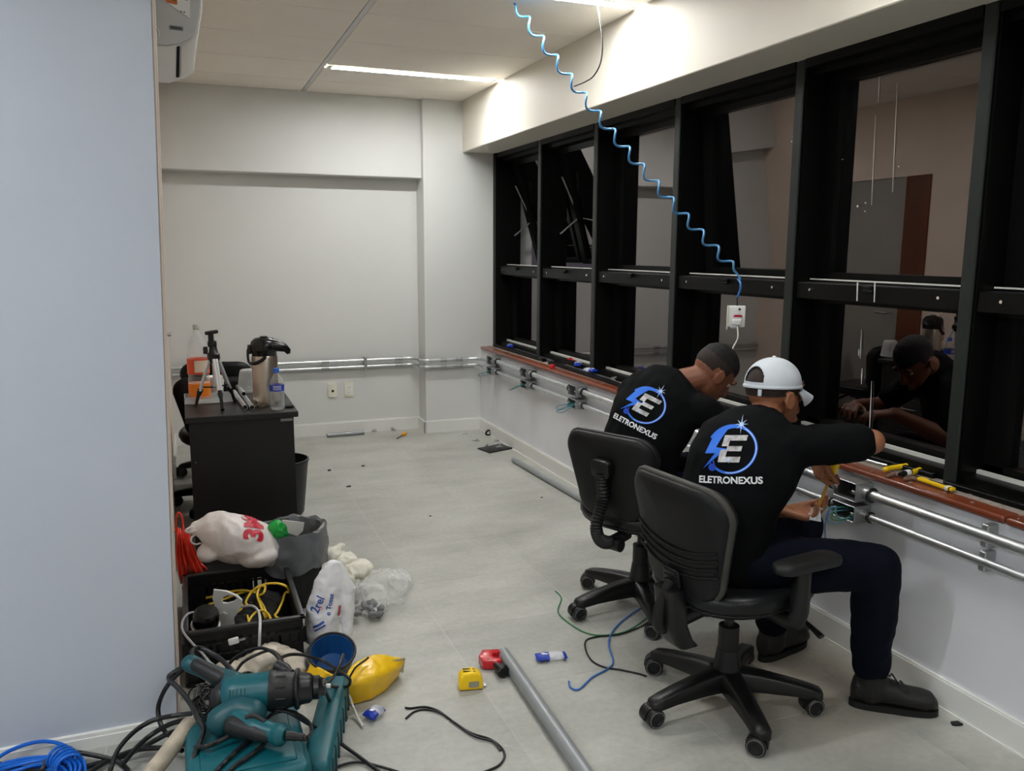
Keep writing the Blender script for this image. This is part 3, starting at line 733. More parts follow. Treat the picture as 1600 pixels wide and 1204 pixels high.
# hair below the cap, and the cap itself
f, u, r = hax
def dome(c, f, u, r, rad3, cut, n=28, m_=12, hole=None, low=0.):
    """upper part of an ellipsoid shell with its lower edge at cut(angle)"""
    rows = []
    for i in range(m_+1):
        row = []
        for j in range(n):
            a = 2*pi*j/n; lo = cut(a); th = pi/2 - (pi/2-lo)*i/m_
            row.append(c + r*(rad3[0]*cos(th)*sin(a)) + f*(rad3[1]*cos(th)*cos(a)) + u*(rad3[2]*sin(th)))
        rows.append(row)
    return rows
hc = HC + u*.022 - f*.012
hb = B().grid(dome(hc, f, u, r, (.0765, .097, .092), lambda a: -.25 if cos(a) > .3 else (-.32 if cos(a) < -.3 else -.30)), True).solid(.006)
hb.build('hair', FADE, P_N, 80)
cap = thing('cap', 'white baseball cap worn low, its back opening and strap towards the camera', 'cap', HC)
cb = B()
cc = hc + u*.012
rows = dome(cc, f, u, r, (.081, .101, .085), lambda a: -.12, 144, 56)
vs = [[cb.bm.verts.new(p) for p in row] for row in rows]
for i in range(len(vs)-1):
    for j in range(144):
        # arched opening at the back above the strap
        a = 2*pi*(j+.5)/144; back = abs(((a-pi+pi) % (2*pi))-pi)
        if 26 < i < 50 and (back/.58)**2 + max(0, (46-i)/19)**2 < 1: continue
        cb.bm.faces.new((vs[i][j], vs[i][(j+1) % 144], vs[i+1][(j+1) % 144], vs[i+1][j]))
cb.solid(.003).build('crown', CAPM, cap, 60)
br = B(); rws = []
for i in range(7):
    k = i/6
    rws.append([cc - u*(.010+.034*k+.016*(x*x)*(1+k)) + r*(.075*x*(1-.25*k*k)) + f*(.101*sqrt(max(0, 1-.80*x*x)) + k*.078*(1-.40*x*x)) for x in [q/8-1 for q in range(17)]])
br.grid(rws).solid(.004).build('brim', CAPM, cap, 60)
B().ell(cc+u*.086, (.007, .007, .004)).build('button', CAPM, cap)
B().tube([cc + r*(.082*sin(a)) + f*(.102*cos(a)) - u*.010 for a in [2*pi*k/40 for k in range(40)]], .0035, 6, closed=True, flat=1.6).build('sweatband', CAPM, cap, 60)
B().box(cc - f*.097*cos(.3) + r*.105*sin(.3)*1.2 - u*.028, (.014, .006, .022), M((r, f, u)).transposed(), .002).build('strap_end', CAPM, cap)
O = V((1.485, 2.045, .905)); X = V((.66, -.75, .12)).normalized()*.083; Y = V((.10, .10, .98)).normalized()*.088
Y = (Y - X*Y.dot(X)/X.length_squared).normalized()*.076
logo(P_N, SH_N, O, X, Y)

# ---- bare-headed man, far
Rp = V((.42, -.906, 0)); Rc = V((.50, -.85, -.16))
J = dict(pel=V((1.72, 2.90, .54)), R=Rp, c7=V((1.87, 2.90, .965)))
J['torso'] = torso([((1.70, 2.90, .44), .15, .11, Rp), ((1.70, 2.90, .50), .176, .13, Rp), ((1.69, 2.90, .60), .168, .125, Rp), ((1.705, 2.90, .72), .172, .12, Rp.lerp(Rc, .4)),
    ((1.755, 2.90, .83), .187, .115, Rc), ((1.815, 2.90, .92), .183, .102, Rc), ((1.865, 2.90, .97), .13, .085, Rc), ((1.885, 2.90, .985), .075, .06, Rc)], Rp)
J.update(shL=V((1.735, 3.03, .91)), elL=V((1.93, 3.14, .74)), wrL=V((2.15, 3.06, .775)), shR=V((1.90, 2.74, .87)), elR=V((2.06, 2.62, .70)), wrR=V((2.2, 2.78, .79)),
    shnL=V((1.80, 2.97, .93)), shnR=V((1.86, 2.82, .90)),
    hipR=V((1.75, 2.82, .52)), knR=V((2.13, 2.74, .52)), anR=V((2.06, 2.72, .10)), toeR=V((2.21, 2.70, 0)),
    hipL=V((1.74, 3.0, .52)), knL=V((2.10, 3.16, .52)), anL=V((2.0, 3.2, .10)), toeL=V((2.15, 3.24, 0)))
hax2 = axes(rad(0), rad(48), rad(-6)); HC2 = V((2.015, 2.86, 1.005))
hands = dict(L=((.8, -.5, .05), (0, 0, -1), (.3, -.9, 0), (.4, .45, .5, .55), 1., (.6, .7, .2)), R=((.9, .4, -.05), (0, 0, -1), (-.3, .9, 0), (.4, .45, .5, .55), 1., (.6, .7, .2)))
P_F, SH_F = man('bare-headed man with a short fade haircut and black lettered T-shirt, bent over the sill', SKIN2, J, HC2, hax2, hands, dict(L=.75, R=.85))
f, u, r = hax2
hc = HC2 + u*.022 - f*.012
def hair_cap(rad3, cut, mt, name, par, amp, thick):
    rows = dome(hc, f, u, r, rad3, cut, 64, 26); n_ = len(rows)-1
    for i, row in enumerate(rows):
        k = i/n_
        for j, p in enumerate(row):
            o = (p-hc).normalized(); row[j] = p + o*(thick*(1-k**4) - .006*k**8 + amp*(1-k**3)*(noise.noise(p*90)+.6*noise.noise(p*170)))
    B().grid(rows, True).build(name, mt, par, 80)
hair_cap((.0765, .097, .092), lambda a: .28 if cos(a) > .35 else (.05 if cos(a) < -.3 else .16), HAIR, 'hair', P_F, .0035, .008)
hair_cap((.0755, .0965, .0905), lambda a: .2 if cos(a) > .3 else (-.55 if cos(a) < -.3 else -.20), FADE, 'clipped_hair', P_F, .001, .0015)
O = V((1.615, 2.775, .925)); X = V((.60, -.78, -.36)).normalized()*.088; Y = V((.30, .1, .95)); Y = (Y - X*Y.dot(X)/X.length_squared).normalized()*.076
logo(P_F, SH_F, O, X, Y)
# ================================================================== fixtures
TEALW = mat('teal_wire', (44, 120, 116), .45); CYANW = mat('blue_green_wire', (70, 132, 150), .45)
GREENW = mat('green_wire', (62, 128, 84), .45); BLUEW = mat('blue_wire', (66, 116, 190), .4); BLACKW = mat('black_wire', (18, 18, 19), .4)
def coupling(name, p, q, r, par):
    p, q = V(p), V(q); d = (q-p)
    B().tube([p, p+d*.12, p+d*.14, p+d*.86, p+d*.88, q], [r*1.32, r*1.32, r*1.16, r*1.16, r*1.32, r*1.32], 14).build(name, GALVB, par, 30)
def far_conduit(z0, r, lab, zb):
    t = thing('steel_conduit', lab, 'conduit', (.8, YF, z0), group='conduits of the far wall')
    y = YF-.035
    B().cyl((-.12, y, z0), (1.02, y, z0), r).build('pipe', GALV, t); B().cyl((1.03, y, z0), (1.64, y, z0), r).build('pipe', GALV, t)
    coupling('coupling', (.995, y, z0), (1.055, y, z0), r, t); coupling('coupling', (1.60, y, z0), (1.66, y, z0), r, t)
    yc = 6.53
    B().tube(spline([(1.65, y, z0), (1.72, y, z0), (1.765, y-.03, z0), (1.775, y-.09, z0), (1.775, y-.12, z0)], 6), r, 14).build('elbow', GALV, t)
    coupling('coupling', (1.775, y-.11, z0), (1.775, yc+.07, z0), r, t)
    B().tube(spline([(1.775, yc+.08, z0), (1.78, yc+.03, z0), (1.81, yc, z0), (1.86, yc, z0), (1.94, yc, z0)], 6), r, 14).build('elbow', GALV, t)
    coupling('coupling', (1.93, yc, z0), (1.98, yc, z0), r, t); B().cyl((1.97, yc, z0), (2.10, yc, z0+.004), r).build('pipe', GALV, t)
    coupling('coupling', (2.06, yc, z0), (2.12, yc, z0), r, t)
    B().tube(spline([(2.11, yc, z0), (2.17, yc, z0+.002), (2.225, yc-.02, z0+.004), (2.25, yc-.07, z0+.004), (2.25, 6.24, zb)], 6), r, 14).build('elbow', GALV, t)
    for x in (.45, 1.35): B().bb((x-.012, YF-.055, z0-.03), (x+.012, YF-.05+.05, z0+.03), .003, 1).build('pipe_strap', GALVB, t)
ZU, ZL = .642, .560
far_conduit(.608, .0135, 'upper steel conduit on the far wall, bending round the column', ZU-.012)
far_conduit(.556, .0115, 'lower steel conduit on the far wall, bending round the column', ZL-.012)
BOXY = [6.14, 5.42, 4.62, 2.30]
def wall_run(z, r, lab):
    t = thing('steel_conduit', lab, 'conduit', (2.25, 4, z), group='conduits of the window wall')
    ends = [(BOXY[i]-.065, BOXY[i+1]+.065) for i in range(3)] + [(BOXY[3]-.065, -3.1)]
    for a, b in ends:
        B().cyl((2.25, a, z), (2.25, b, z), r).build('pipe', GALV, t)
    for yb in BOXY:
        for s in (-1, 1):
            if s == 1 and yb == BOXY[0]: continue
            coupling('connector', (2.25, yb+s*.056, z), (2.25, yb+s*.088, z), r, t)
            B().lathe([(r*1.05, 0), (r*1.5, .002), (r*1.5, .008), (r*1.05, .01)], (2.25, yb+s*.09, z), frame((0, s, 0)), 14).build('locknut', DARKMET, t)
    for y in (3.9, 3.1, 1.75, .6): B().bb((2.246, y-.012, z-r-.018), (XW, y+.012, z+r+.018), .003, 1).build('pipe_strap', GALVB, t)
wall_run(ZU, .0185, 'upper steel conduit under the wooden window sill'); wall_run(ZL, .014, 'lower and thinner steel conduit under the wooden window sill')
def cond_box(yb, z, h, lab, wires):
    t = thing('conduit_box', lab, 'junction box', (2.25, yb, z-h/2), group='boxes on the window wall conduits')
    x0, x1, L, w_ = 2.212, 2.289, .055, .004
    b = B().bb((x1-w_, yb-L, z-h/2), (x1, yb+L, z+h/2))
    for s in (-1, 1):
        b.bb((x0, yb+s*L-w_/2, z-h/2), (x1, yb+s*L+w_/2, z+h/2), .0015, 1)
        b.bb((x0, yb-L, z+s*h/2-w_/2), (x1, yb+L, z+s*h/2+w_/2), .0015, 1)
    b.build('body', GALVB, t)
    for s in (-1, 1): B().box((x0+.003, yb+s*(L-.012), z), (.004, .016, .012), None, .001, 1).cyl((x0, yb+s*(L-.012), z), (x0-.002, yb+s*(L-.012), z), .003, seg=8).build('screw_lug', GALVB, t)
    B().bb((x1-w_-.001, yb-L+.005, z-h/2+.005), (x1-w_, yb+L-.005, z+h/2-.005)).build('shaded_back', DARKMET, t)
    for pts, mt in wires: B().tube(spline([V((x0, yb, z))+V(p) for p in pts], 7), .0023, 6).build('wire', mt, t, 60)
loopA = [((.05, .0, 0), TEALW)]
W1 = [([(.04, .02, 0), (-.01, .02, -.01), (-.05, .06, -.03), (-.06, .09, -.045), (-.045, .07, -.05), (.0, .02, -.03), (.04, -.01, 0)], CYANW)]
W2 = [([(.04, 0, 0), (-.02, .03, -.015), (-.06, .10, -.05), (-.065, .12, -.055)], TEALW), ([(.04, .02, 0), (-.02, .04, -.02), (-.055, .10, -.056)], CYANW), ([(.04, .01, .01), (-.025, .05, -.02), (-.05, .09, -.045)], TEALW)]
W3 = [([(.04, .0, 0), (-.02, .02, -.02), (-.05, .08, -.05), (-.055, .11, -.04), (-.04, .07, -.02), (.03, 0, 0)], CYANW), ([(.04, .0, 0), (-.03, .03, -.035), (-.06, .09, -.06), (-.045, .05, -.065), (-.01, .0, -.03), (.03, -.01, 0)], CYANW), ([(.04, .02, .01), (-.01, .02, .0), (-.02, .0, -.02), (.03, -.02, 0)], TEALW)]
W4 = [([(.04, .02, .01), (.0, .03, .0), (-.03, .02, -.03), (-.01, -.01, -.03), (.04, -.03, 0)], GREENW), ([(.04, .0, 0), (-.02, .03, -.01), (-.04, .03, -.04), (-.02, .0, -.045), (.02, -.03, -.02)], CYANW),
      ([(.03, .03, .0), (-.02, .04, .0), (-.04, .04, -.05), (-.03, .05, -.09), (-.02, .055, -.125)], BLUEW), ([(.04, -.01, .01), (-.02, .01, .01), (-.03, -.02, -.02), (.03, -.04, -.01)], TEALW), ([(.03, .02, .015), (-.03, .04, .015), (-.15, .01, .03), (-.24, -.05, .045)], BLACKW), ([(.03, .03, .01), (-.03, .05, .0), (-.14, .02, .015), (-.235, -.05, .035)], GREENW)]
for yb, W, nm in zip(BOXY, (W1, W2, W3, W4), ('in the far corner by the column', 'second from the far corner', 'third from the far corner', 'beside the man in the white cap')):
    cond_box(yb, ZU, .066, 'open metal conduit box of the upper pipe, '+nm, [])
    cond_box(yb, ZL, .056, 'open box of the lower pipe with loose wires, '+nm, W)

# wall plates
for x, lab in ((1.08, 'cream wall plate with one round black hole'), (1.216, 'cream wall plate with two rows of socket slots')):
    t = thing('wall_plate', lab, 'outlet', (x, YF, .31))
    B().prism(rpoly(.074, .116, .006, 3), (x, YF, .366), (1, 0, 0), (0, 0, 1), (0, -1, 0), .009, .002).build('plate', CREAM, t)
    if x < 1.1:
        B().cyl((x+.004, YF-.0085, .362), (x+.004, YF-.0105, .362), .0105, seg=16).build('cable_hole', BLKHOLE, t)
    else:
        for zz in (.386, .345):
            s = B()
            for dx in (-.014, -.003, .010): s.cyl((x+dx, YF-.0085, zz), (x+dx, YF-.0105, zz), .0032, seg=10)
            s.build('socket_holes', BLKHOLE, t)
            B().prism(rpoly(.046, .026, .004, 3), (x, YF-.009, zz), (1, 0, 0), (0, 0, 1), (0, -1, 0), .001).build('socket_face', WHITEP, t)

# ---------------- air conditioner hung on the left wall, its end towards the camera
ACW = mat('ac_white', (214, 212, 208), .38); ACG = mat('ac_end_grey', (190, 190, 190), .35)
AY = 3.05
q = lambda px, py: (lambda p: (p.x, p.z))(at(px, py, y=AY))
ac = thing('air_conditioner', 'white wall air conditioner seen end-on at the top left, energy sticker on it', 'air conditioner', (0, AY+.4, 2.03))
prof = [q(231, 74), q(238, 128), q(264, 130), q(290, 122), q(303, 112), q(310, 54), q(316, 15)]
xr, zt = prof[-1]; prof += [(xr+.004, zt+.06), (xr-.01, zt+.13), (xr-.06, zt+.17), (-.10, zt+.17), (-.10, prof[0][1])]
B().prism(prof, (0, AY, 0), (1, 0, 0), (0, 0, 1), (0, 1, 0), .50, .006).warp(lambda p: V((p.x*(1-.25*(p.y-AY)), p.y, p.z+.19*(p.y-AY)*(1 if p.z < 2.2 else .3)))).build('body', ACW, ac, 40)
endp = [q(233, 70), q(262, 72), q(281, 69), q(296, 62), q(306, 52), q(312, 30), q(314, 2)]; endp += [(endp[-1][0], zt+.10), (endp[-1][0]-.02, zt+.15), (-.085, zt+.16), (-.085, endp[0][1])]
B().prism(endp, (0, AY+.001, 0), (1, 0, 0), (0, 0, 1), (0, -1, 0), .012, .004).build('end_panel', ACG, ac, 40)
e = lambda pts, d=.0135: B().prism([q(*p) for p in pts], (0, AY-d+.002, 0), (1, 0, 0), (0, 0, 1), (0, -1, 0), .0022)
B().prism([q(*p) for p in ((276, 73), (281, 72), (280, 121), (275, 121))], (0, AY-.0005, 0), (1, 0, 0), (0, 0, 1), (0, -1, 0), .002).build('louvre_gap', BLKHOLE, ac)
B().prism([q(*p) for p in ((283, 74), (307, 57), (302, 110), (283, 119))], (0, AY-.0005, 0), (1, 0, 0), (0, 0, 1), (0, -1, 0), .008, .002).build('louvre_end', ACW, ac)
e(((265, 41), (286, 44), (286, 50), (265, 47))).build('badge', mat('badge_grey', (120, 122, 126), .35, metal=.6), ac)
bd = B().prism([q(*p) for p in ((268, 43.3), (283, 45.6), (283, 47.6), (268, 45.4))], (0, AY-.0142, 0), (1, 0, 0), (0, 0, 1), (0, -1, 0), .001); bd.build('badge_print', mat('badge_dark', (60, 62, 66), .4), ac)
st = e(((256, -30), (297, -30), (297, 31), (258, 4))); stk = st.build('energy_sticker', WHITEP, ac)
for pts, c in ((((258, -6), (276, -2), (277, 4), (260, 1)), (110, 120, 50)), (((257, 1), (277, 4), (277, 9), (262, 6)), (196, 106, 40)), (((288, 0), (293, 0), (293, 3), (289, 2)), (30, 30, 32)), (((282, 19), (284, 19), (284, 21), (282, 21)), (40, 40, 44)), (((287, 20), (289, 20), (289, 22), (287, 22)), (40, 40, 44))):
    B().prism([q(*p) for p in pts], (0, AY-.0142, 0), (1, 0, 0), (0, 0, 1), (0, -1, 0), .0012).build('sticker_print', mat('sticker_%d' % c[0], c, .5), stk)
for r_ in (12, 16): B().tube([V((0, AY-.013, 0))+V((p[0], 0, p[1])) for p in [q(233+r_*cos(rad(a))*1.0, 54+r_*.85*sin(rad(a))) for a in range(-80, 81, 10)]], .0022, 5).build('knockout_ring', ACW, ac, 60)
B().bb((-.128, AY-.02, 2.09), (-.094, AY+.05, 2.36)).build('gap_plate', BLKP, ac)  # black plate filling the gap between unit and wall

# ---------------- cables hung from the ceiling
A0 = at(803, 5, z=ZC); A1 = at(1150, 424, x=2.385)
ax = A1-A0; Ln = ax.length; Rf = frame(ax)
pts = [A0+V((0, 0, .02))]
turns = 15.3; N_ = int(turns*14)
for i in range(N_+1):
    k = i/N_; a = 2*pi*turns*k + 2.2; rr = .021*min(1, k*30, (1-k)*30+.15); sag = -.05*sin(pi*k)
    pts.append(A0+ax*k + Rf.col[0]*rr*cos(a) + Rf.col[1]*rr*sin(a) + V((0, 0, sag)))
p = at(1155, 432, x=2.385); pts += [p, at(1157, 437, x=2.39)]
SKYC = mat('blue_cable_sheath', (74, 138, 190), .28, coat=.4)
bc = tag(B().tube(pts, .0055, 8).build('spiral_cable', SKYC, None, 60), 'pale blue spiral cable strung from the ceiling to the window rail', 'cable')
cable('tail_cable', [at(1153, 436, x=2.40), at(1157, 441, x=2.385), at(1157, 452, x=2.38), at(1152, 464, x=2.375)], .0055, BLUEW, 'short blue cable end hooked over the window rail above the white socket', 'cable')
cable('black_lead', [at(931, -3, z=ZC+.01), at(936, 22, x=1.86), at(941, 60, x=1.83), at(939, 95, x=1.82), at(928, 118, x=1.80), at(914, 128, x=1.79), at(897, 135, x=1.785)], .0032, BLACKW, 'thin black cable hanging from the ceiling lamp to the blue spiral cable', 'cable')
# socket block with a white plug in it
sx = 2.372
sk = thing('socket_block', 'white socket block with a red window, dangling from the window rail', 'socket', at(1151, 513, x=sx))
SR = M((V((.80, -.60, 0)), V((.60, .80, 0))*-1, V((0, 0, 1)))).transposed()
c = at(1151, 494, x=sx)
S = lambda x, y, z: c + SR @ V((x, y, z))
B().box(S(0, 0, 0), (.078, .045, .098), SR, .006).build('housing', WHITEP, sk)
B().box(S(-.041, .004, -.006), (.006, .055, .11), SR, .002).build('back_plate', CREAM, sk)
B().prism([(-.022, 0), (-.015, .011), (.015, .011), (.022, 0)], S(.006, .0232, -.002), SR.col[0], SR.col[2], SR.col[1], .002).build('red_window', mat('red_lens', (170, 24, 50), .3), sk)
B().box(S(0, .034, -.024), (.042, .03, .024), SR, .003).build('plug', WHITEP, sk)
B().box(S(-.012, .028, -.046), (.03, .02, .018), SR, .002).build('plug_shroud', GALV, sk)
B().cyl(S(.012, .0235, .034), S(.012, .0225, .034), .006, seg=10).build('screw', DARKMET, sk)
B().tube([S(0, 0, .048), at(1152, 474, x=sx), at(1152, 464, x=2.375)], .003, 6).build('lead', BLACKW, sk)
WCORD = mat('white_cord', (222, 218, 210), .4)
cable('charger_cord', [S(.004, .036, -.036), at(1153, 527, x=2.33), at(1147, 540, x=2.31), at(1142, 552, x=2.30), at(1138, 580, x=2.30), at(1126, 605, x=2.29), at(1121, 625, x=2.27), at(1120, 640, x=2.29), V((2.33, 2.97, .722))], .0035, WCORD, 'white charger cord hanging from the socket block past the bare-headed man', 'cord')
# ================================================================== desk by the left wall and what stands on it
DESKM = mat('black_wood_veneer', (19, 18, 18), .42, var=.25, vscale=8, stretch=(1, 1, .1), bump=.04, bscale=40)
dk = thing('desk', 'black veneer desk end with a small label, below thermos and tripod', 'desk', (.225, 4.32, 0))
B().bb((-.03, 4.0, .712), (.475, 4.6, .74), .003, 1).build('desktop', DESKM, dk)
B().bb((-.015, 4.03, 0), (.455, 4.055, .712)).build('side_panel', DESKM, dk)
B().bb((-.015, 4.055, 0), (.005, 4.57, .712)).build('back_panel', DESKM, dk)
B().bb((-.015, 4.55, 0), (.455, 4.572, .712)).build('side_panel', DESKM, dk)
for k in range(3):
    dr = B().bb((.437, 4.06, .05+.22*k), (.457, 4.545, .265+.22*k), .002, 1).build('drawer', DESKM, dk)
    B().tube([(.456, 4.24, .2+.22*k), (.475, 4.24, .2+.22*k), (.475, 4.36, .2+.22*k), (.456, 4.36, .2+.22*k)], .004, 6).build('drawer_handle', ALU, dr)
B().bb((.395, 4.0285, .690), (.450, 4.03, .703)).build('maker_label', mat('label_grey', (150, 150, 150), .4), dk)
B().bb((.004, 4.029, .52), (.008, 4.03, .524)).build('panel_screw', ALU, dk)
ZD = .74
CLEAR = film('clear_plastic', (.75, .78, .8), .10, .08); CLEARG = film('cloudy_plastic', (.8, .82, .82), .30, .25)
PETC = film('clear_bottle', (.75, .77, .77), .08, .06)
# orange soft drink
c = V((.045, 4.50, ZD))
bt = thing('soda_bottle', 'large clear soft-drink bottle with orange label, a third full of orange drink', 'bottle', c)
prof = [(.001, .004), (.034, 0), (.050, .012), (.053, .03), (.053, .10), (.049, .12), (.053, .14), (.053, .205), (.051, .225), (.040, .275), (.024, .318), (.0155, .335), (.0145, .36)]
B().lathe(prof, c, None, 24).build('bottle_wall', PETC, bt, 60)
B().lathe([(.001, .006), (.036, .001), (.0515, .012), (.0537, .03), (.0537, .086), (.001, .086)], c, None, 24).build('orange_drink', mat('orange_drink', (236, 128, 22), .2), bt, 40)
B().lathe([(.0542, .135), (.0542, .212)], c, None, 28, False).build('label', mat('orange_label', (224, 84, 48), .45), bt, 40)
B().rings([[c+V((.0550*sin(a), -.0550*cos(a), z)) for a in [rad(q_) for q_ in range(-20, 61, 8)]] for z in (.145, .205)], cap=False).build('label_panel', mat('cream_print', (222, 206, 182), .5), bt, 40)
B().lathe([(.001, .384), (.014, .384), (.016, .38), (.016, .36), (.014, .358)], c, None, 18).build('cap', mat('greywhite_cap', (170, 168, 160), .5), bt)
# camera tripod
tr = thing('tripod', 'small silver tripod with black feet and head on the desk', 'tripod', (.12, 4.28, ZD))
apx = V((.115, 4.27, ZD+.245)); TRA = mat('tripod_aluminium', (205, 206, 208), .35, metal=.5)
feet = [at(305, 636, z=ZD), at(348, 641, z=ZD), at(368, 629, z=ZD)]
for k, p in enumerate(feet):
    d = (p-apx).normalized(); s = apx+d*.012+V((d.x, d.y, 0))*.04; e_ = s.lerp(p, .66)
    n = d.cross(V((0, 0, 1))).normalized()
    lg = B().tube([s+n*.006, e_+n*.006], .0075, 8).tube([s-n*.006, e_-n*.006], .0075, 8).build('leg', TRA, tr)
    B().tube([e_-d*.01, e_+d*.01, e_+d*.03, p-d*.01, p+V((0, 0, .004))], [.013, .013, .008, .008, .010], 8).build('foot', BLKP, lg)
    B().tube([e_.lerp(s, .12), V((apx.x, apx.y, e_.z+.015))], .004, 6).build('brace', BLKP, tr)
B().lathe([(0, -.03), (.018, -.028), (.030, -.012), (.030, .012), (.022, .02), (.016, .05), (.0, .052)], apx, None, 16).build('spider', BLKP, tr)
B().cyl(apx+V((0, 0, -.15)), apx+V((0, 0, .02)), .009).build('centre_column', TRA, tr)
B().box(apx+V((-.004, 0, .062)), (.042, .03, .03), None, .006).box(apx+V((-.008, 0, .092)), (.026, .024, .04), None, .006).box(apx+V((-.004, 0, .118)), (.062, .04, .016), M.Rotation(rad(-8), 3, 'Y'), .005).build('pan_head', BLKP, tr)
B().box(apx+V((-.036, 0, .032)), (.022, .022, .036), None, .006).build('clamp_knob', BLKP, tr)
# white cup behind the tripod
c = at(338, 617, z=ZD)
cu = thing('cup', 'white tapered plastic cup behind the tripod legs', 'cup', c)
B().lathe([(.001, 0), (.032, 0), (.034, .004), (.046, .098), (.048, .10), (.046, .102), (.043, .096), (.031, .008), (.001, .008)], c, None, 24).build('cup_wall', WHITEP, cu)
B().tube([c+V((.043*cos(a), .043*sin(a), .092)) for a in [2*pi*k/24 for k in range(24)]], .0035, 6, closed=True).build('rim', WHITEP, cu)
# glass jar / tub
c = at(390, 611, z=ZD)
jr = thing('plastic_tub', 'cloudy clear tub with a rim behind the steel thermos', 'tub', c)
B().lathe([(.001, 0), (.058, 0), (.062, .006), (.060, .02), (.056, .06), (.050, .10), (.046, .115), (.040, .12)], c, None, 24).build('tub_wall', CLEARG, jr, 60)
B().tube([c+V((.061*cos(a), .061*sin(a), .012)) for a in [2*pi*k/24 for k in range(24)]], .004, 6, closed=True).build('base_ring', CLEARG, jr)
# pump thermos
c = V((.352, 4.26, ZD))
th = thing('thermos', 'brushed steel pump thermos with black spouted lid', 'thermos', c)
STEEL = mat('brushed_steel', (188, 178, 164), .3, metal=1, var=.08, vscale=40, stretch=(1, 1, .05))
B().lathe([(.001, 0), (.058, 0), (.060, .004), (.060, .012), (.063, .016), (.063, .235), (.060, .243), (.001, .243)], c, None, 32).build('steel_body', STEEL, th)
B().lathe([(.056, .238), (.060, .244), (.060, .26), (.066, .268), (.068, .285), (.062, .312), (.045, .328), (.018, .333), (.001, .333)], c, None, 28).build('lid', BLKG, th, 60)
sp = B(); loft(sp, [(c+V((.02, -.01, .292)), V((0, .05, 0)), V((0, 0, .038))), (c+V((.06, -.02, .292)), V((0, .042, 0)), V((.004, 0, .030))), (c+V((.098, -.03, .280)), V((0, .026, 0)), V((.006, 0, .020))), (c+V((.112, -.034, .262)), V((0, .016, 0)), V((.012, 0, .010))), (c+V((.113, -.034, .250)), V((0, .010, 0)), V((.009, 0, .002)))], 14)
sp.build('spout', BLKG, th, 60)
B().tube(spline([c+V((-.066, -.004, .29)), c+V((-.078, -.006, .27)), c+V((-.076, -.01, .215)), c+V((-.055, -.05, .21)), c+V((-.02, -.065, .225)), c+V((.0, -.066, .245))], 6), .009, 8, flat=.7).build('carry_handle', BLKG, th)
B().box(c+V((-.070, 0, .275)), (.018, .04, .045), None, .005).build('handle_hinge', BLKG, th)
B().lathe([(.001, 0), (.018, 0), (.018, .004), (.001, .006)], c+V((0, 0, .333)), None, 16).build('pump_button', BLKP, th)
# water bottle
c = V((.388, 4.08, ZD))
wb = thing('water_bottle', 'small clear water bottle with blue cap and blue label at the desk corner', 'bottle', c)
B().lathe([(.001, .003), (.022, 0), (.033, .008), (.034, .03), (.0315, .045), (.034, .06), (.033, .105), (.034, .12), (.032, .135), (.020, .158), (.0125, .168), (.0125, .180)], c, None, 22).build('bottle_wall', PETC, wb, 60)
B().lathe([(.0345, .092), (.0350, .122)], c, None, 26, False).build('label', mat('royal_blue_label', (34, 60, 168), .45), wb, 40)
for z in (.100, .108, .115): B().rings([[c+V((.0358*sin(a), -.0358*cos(a), z+dz)) for a in [rad(q_) for q_ in range(-35, 30, 8)]] for dz in (0, .003)], cap=False).build('label_print', WPRINT, wb, 40)
B().lathe([(.001, .200), (.013, .200), (.0145, .196), (.0145, .180), (.013, .178)], c, None, 18).build('cap', mat('blue_cap', (40, 96, 190), .4), wb)
# offcuts of conduit
for k, (a, b_, lab) in enumerate(((at(366, 612, z=ZD+.013), at(383, 636, z=ZD+.013), 'left one of two short steel pipes side by side on the desk'), (at(375, 611, z=ZD+.013), at(394, 636, z=ZD+.013), 'right one of two short steel pipes side by side on the desk'), (at(371, 604, z=ZD+.013), at(381, 615, z=ZD+.038), 'short steel pipe lying behind the pair on the desk'))):
    d = (b_-a).normalized()
    p = B(); Rr = frame(d); L = (b_-a).length; p.lathe([(.012, 0), (.012, L), (.010, L), (.010, 0)], a, Rr, 16, False)
    o = p.build('pipe_offcut', GALV); tag(o, lab, 'pipe', 'pipe offcuts on the desk')
    B().lathe([(.001, L-.004), (.0098, L-.004)], a, Rr, 16, False).build('bore', BLKHOLE, o)
# heap of screws in a clear bag, tray of small parts, marker
sc_ = B(); rnd = random.Random(4)
for k in range(60):
    p = at(395+rnd.random()*30, 622+rnd.random()*12, z=ZD+.006+rnd.random()*.02); d = V((rnd.uniform(-1, 1), rnd.uniform(-1, 1), rnd.uniform(-.4, .4))).normalized()
    sc_.cyl(p-d*.010, p+d*.010, .002, seg=6).cyl(p+d*.010, p+d*.012, .0045, seg=6)
tag(sc_.build('screw_heap', mat('mixed_steel', (150, 138, 122), .3, metal=.8, var=.6, vscale=60)), 'heap of loose screws at the foot of the thermos', 'screws', kind='stuff')
c = at(325, 627, z=ZD)
ty = thing('parts_tray', 'clear plastic tray under the tripod', 'tray', c)
b = B().bb(c+V((-.11, -.06, 0)), c+V((.12, .07, .003)))
for lo, hi in (((-.11, -.06, 0), (-.107, .07, .035)), ((.117, -.06, 0), (.12, .07, .035)), ((-.11, -.06, 0), (.12, -.057, .035)), ((-.11, .067, 0), (.12, .07, .035))): b.bb(c+V(lo), c+V(hi))
b.build('tray_wall', CLEARG, ty)
for k in range(5): B().tube([c+V((-.08+.035*k, -.02+.01*(k % 3), .008)), c+V((-.06+.035*k, .01-.012*(k % 2), .008)), c+V((-.05+.035*k, .0, .01))], .004, 6).build('metal_clip', GALV, ty)
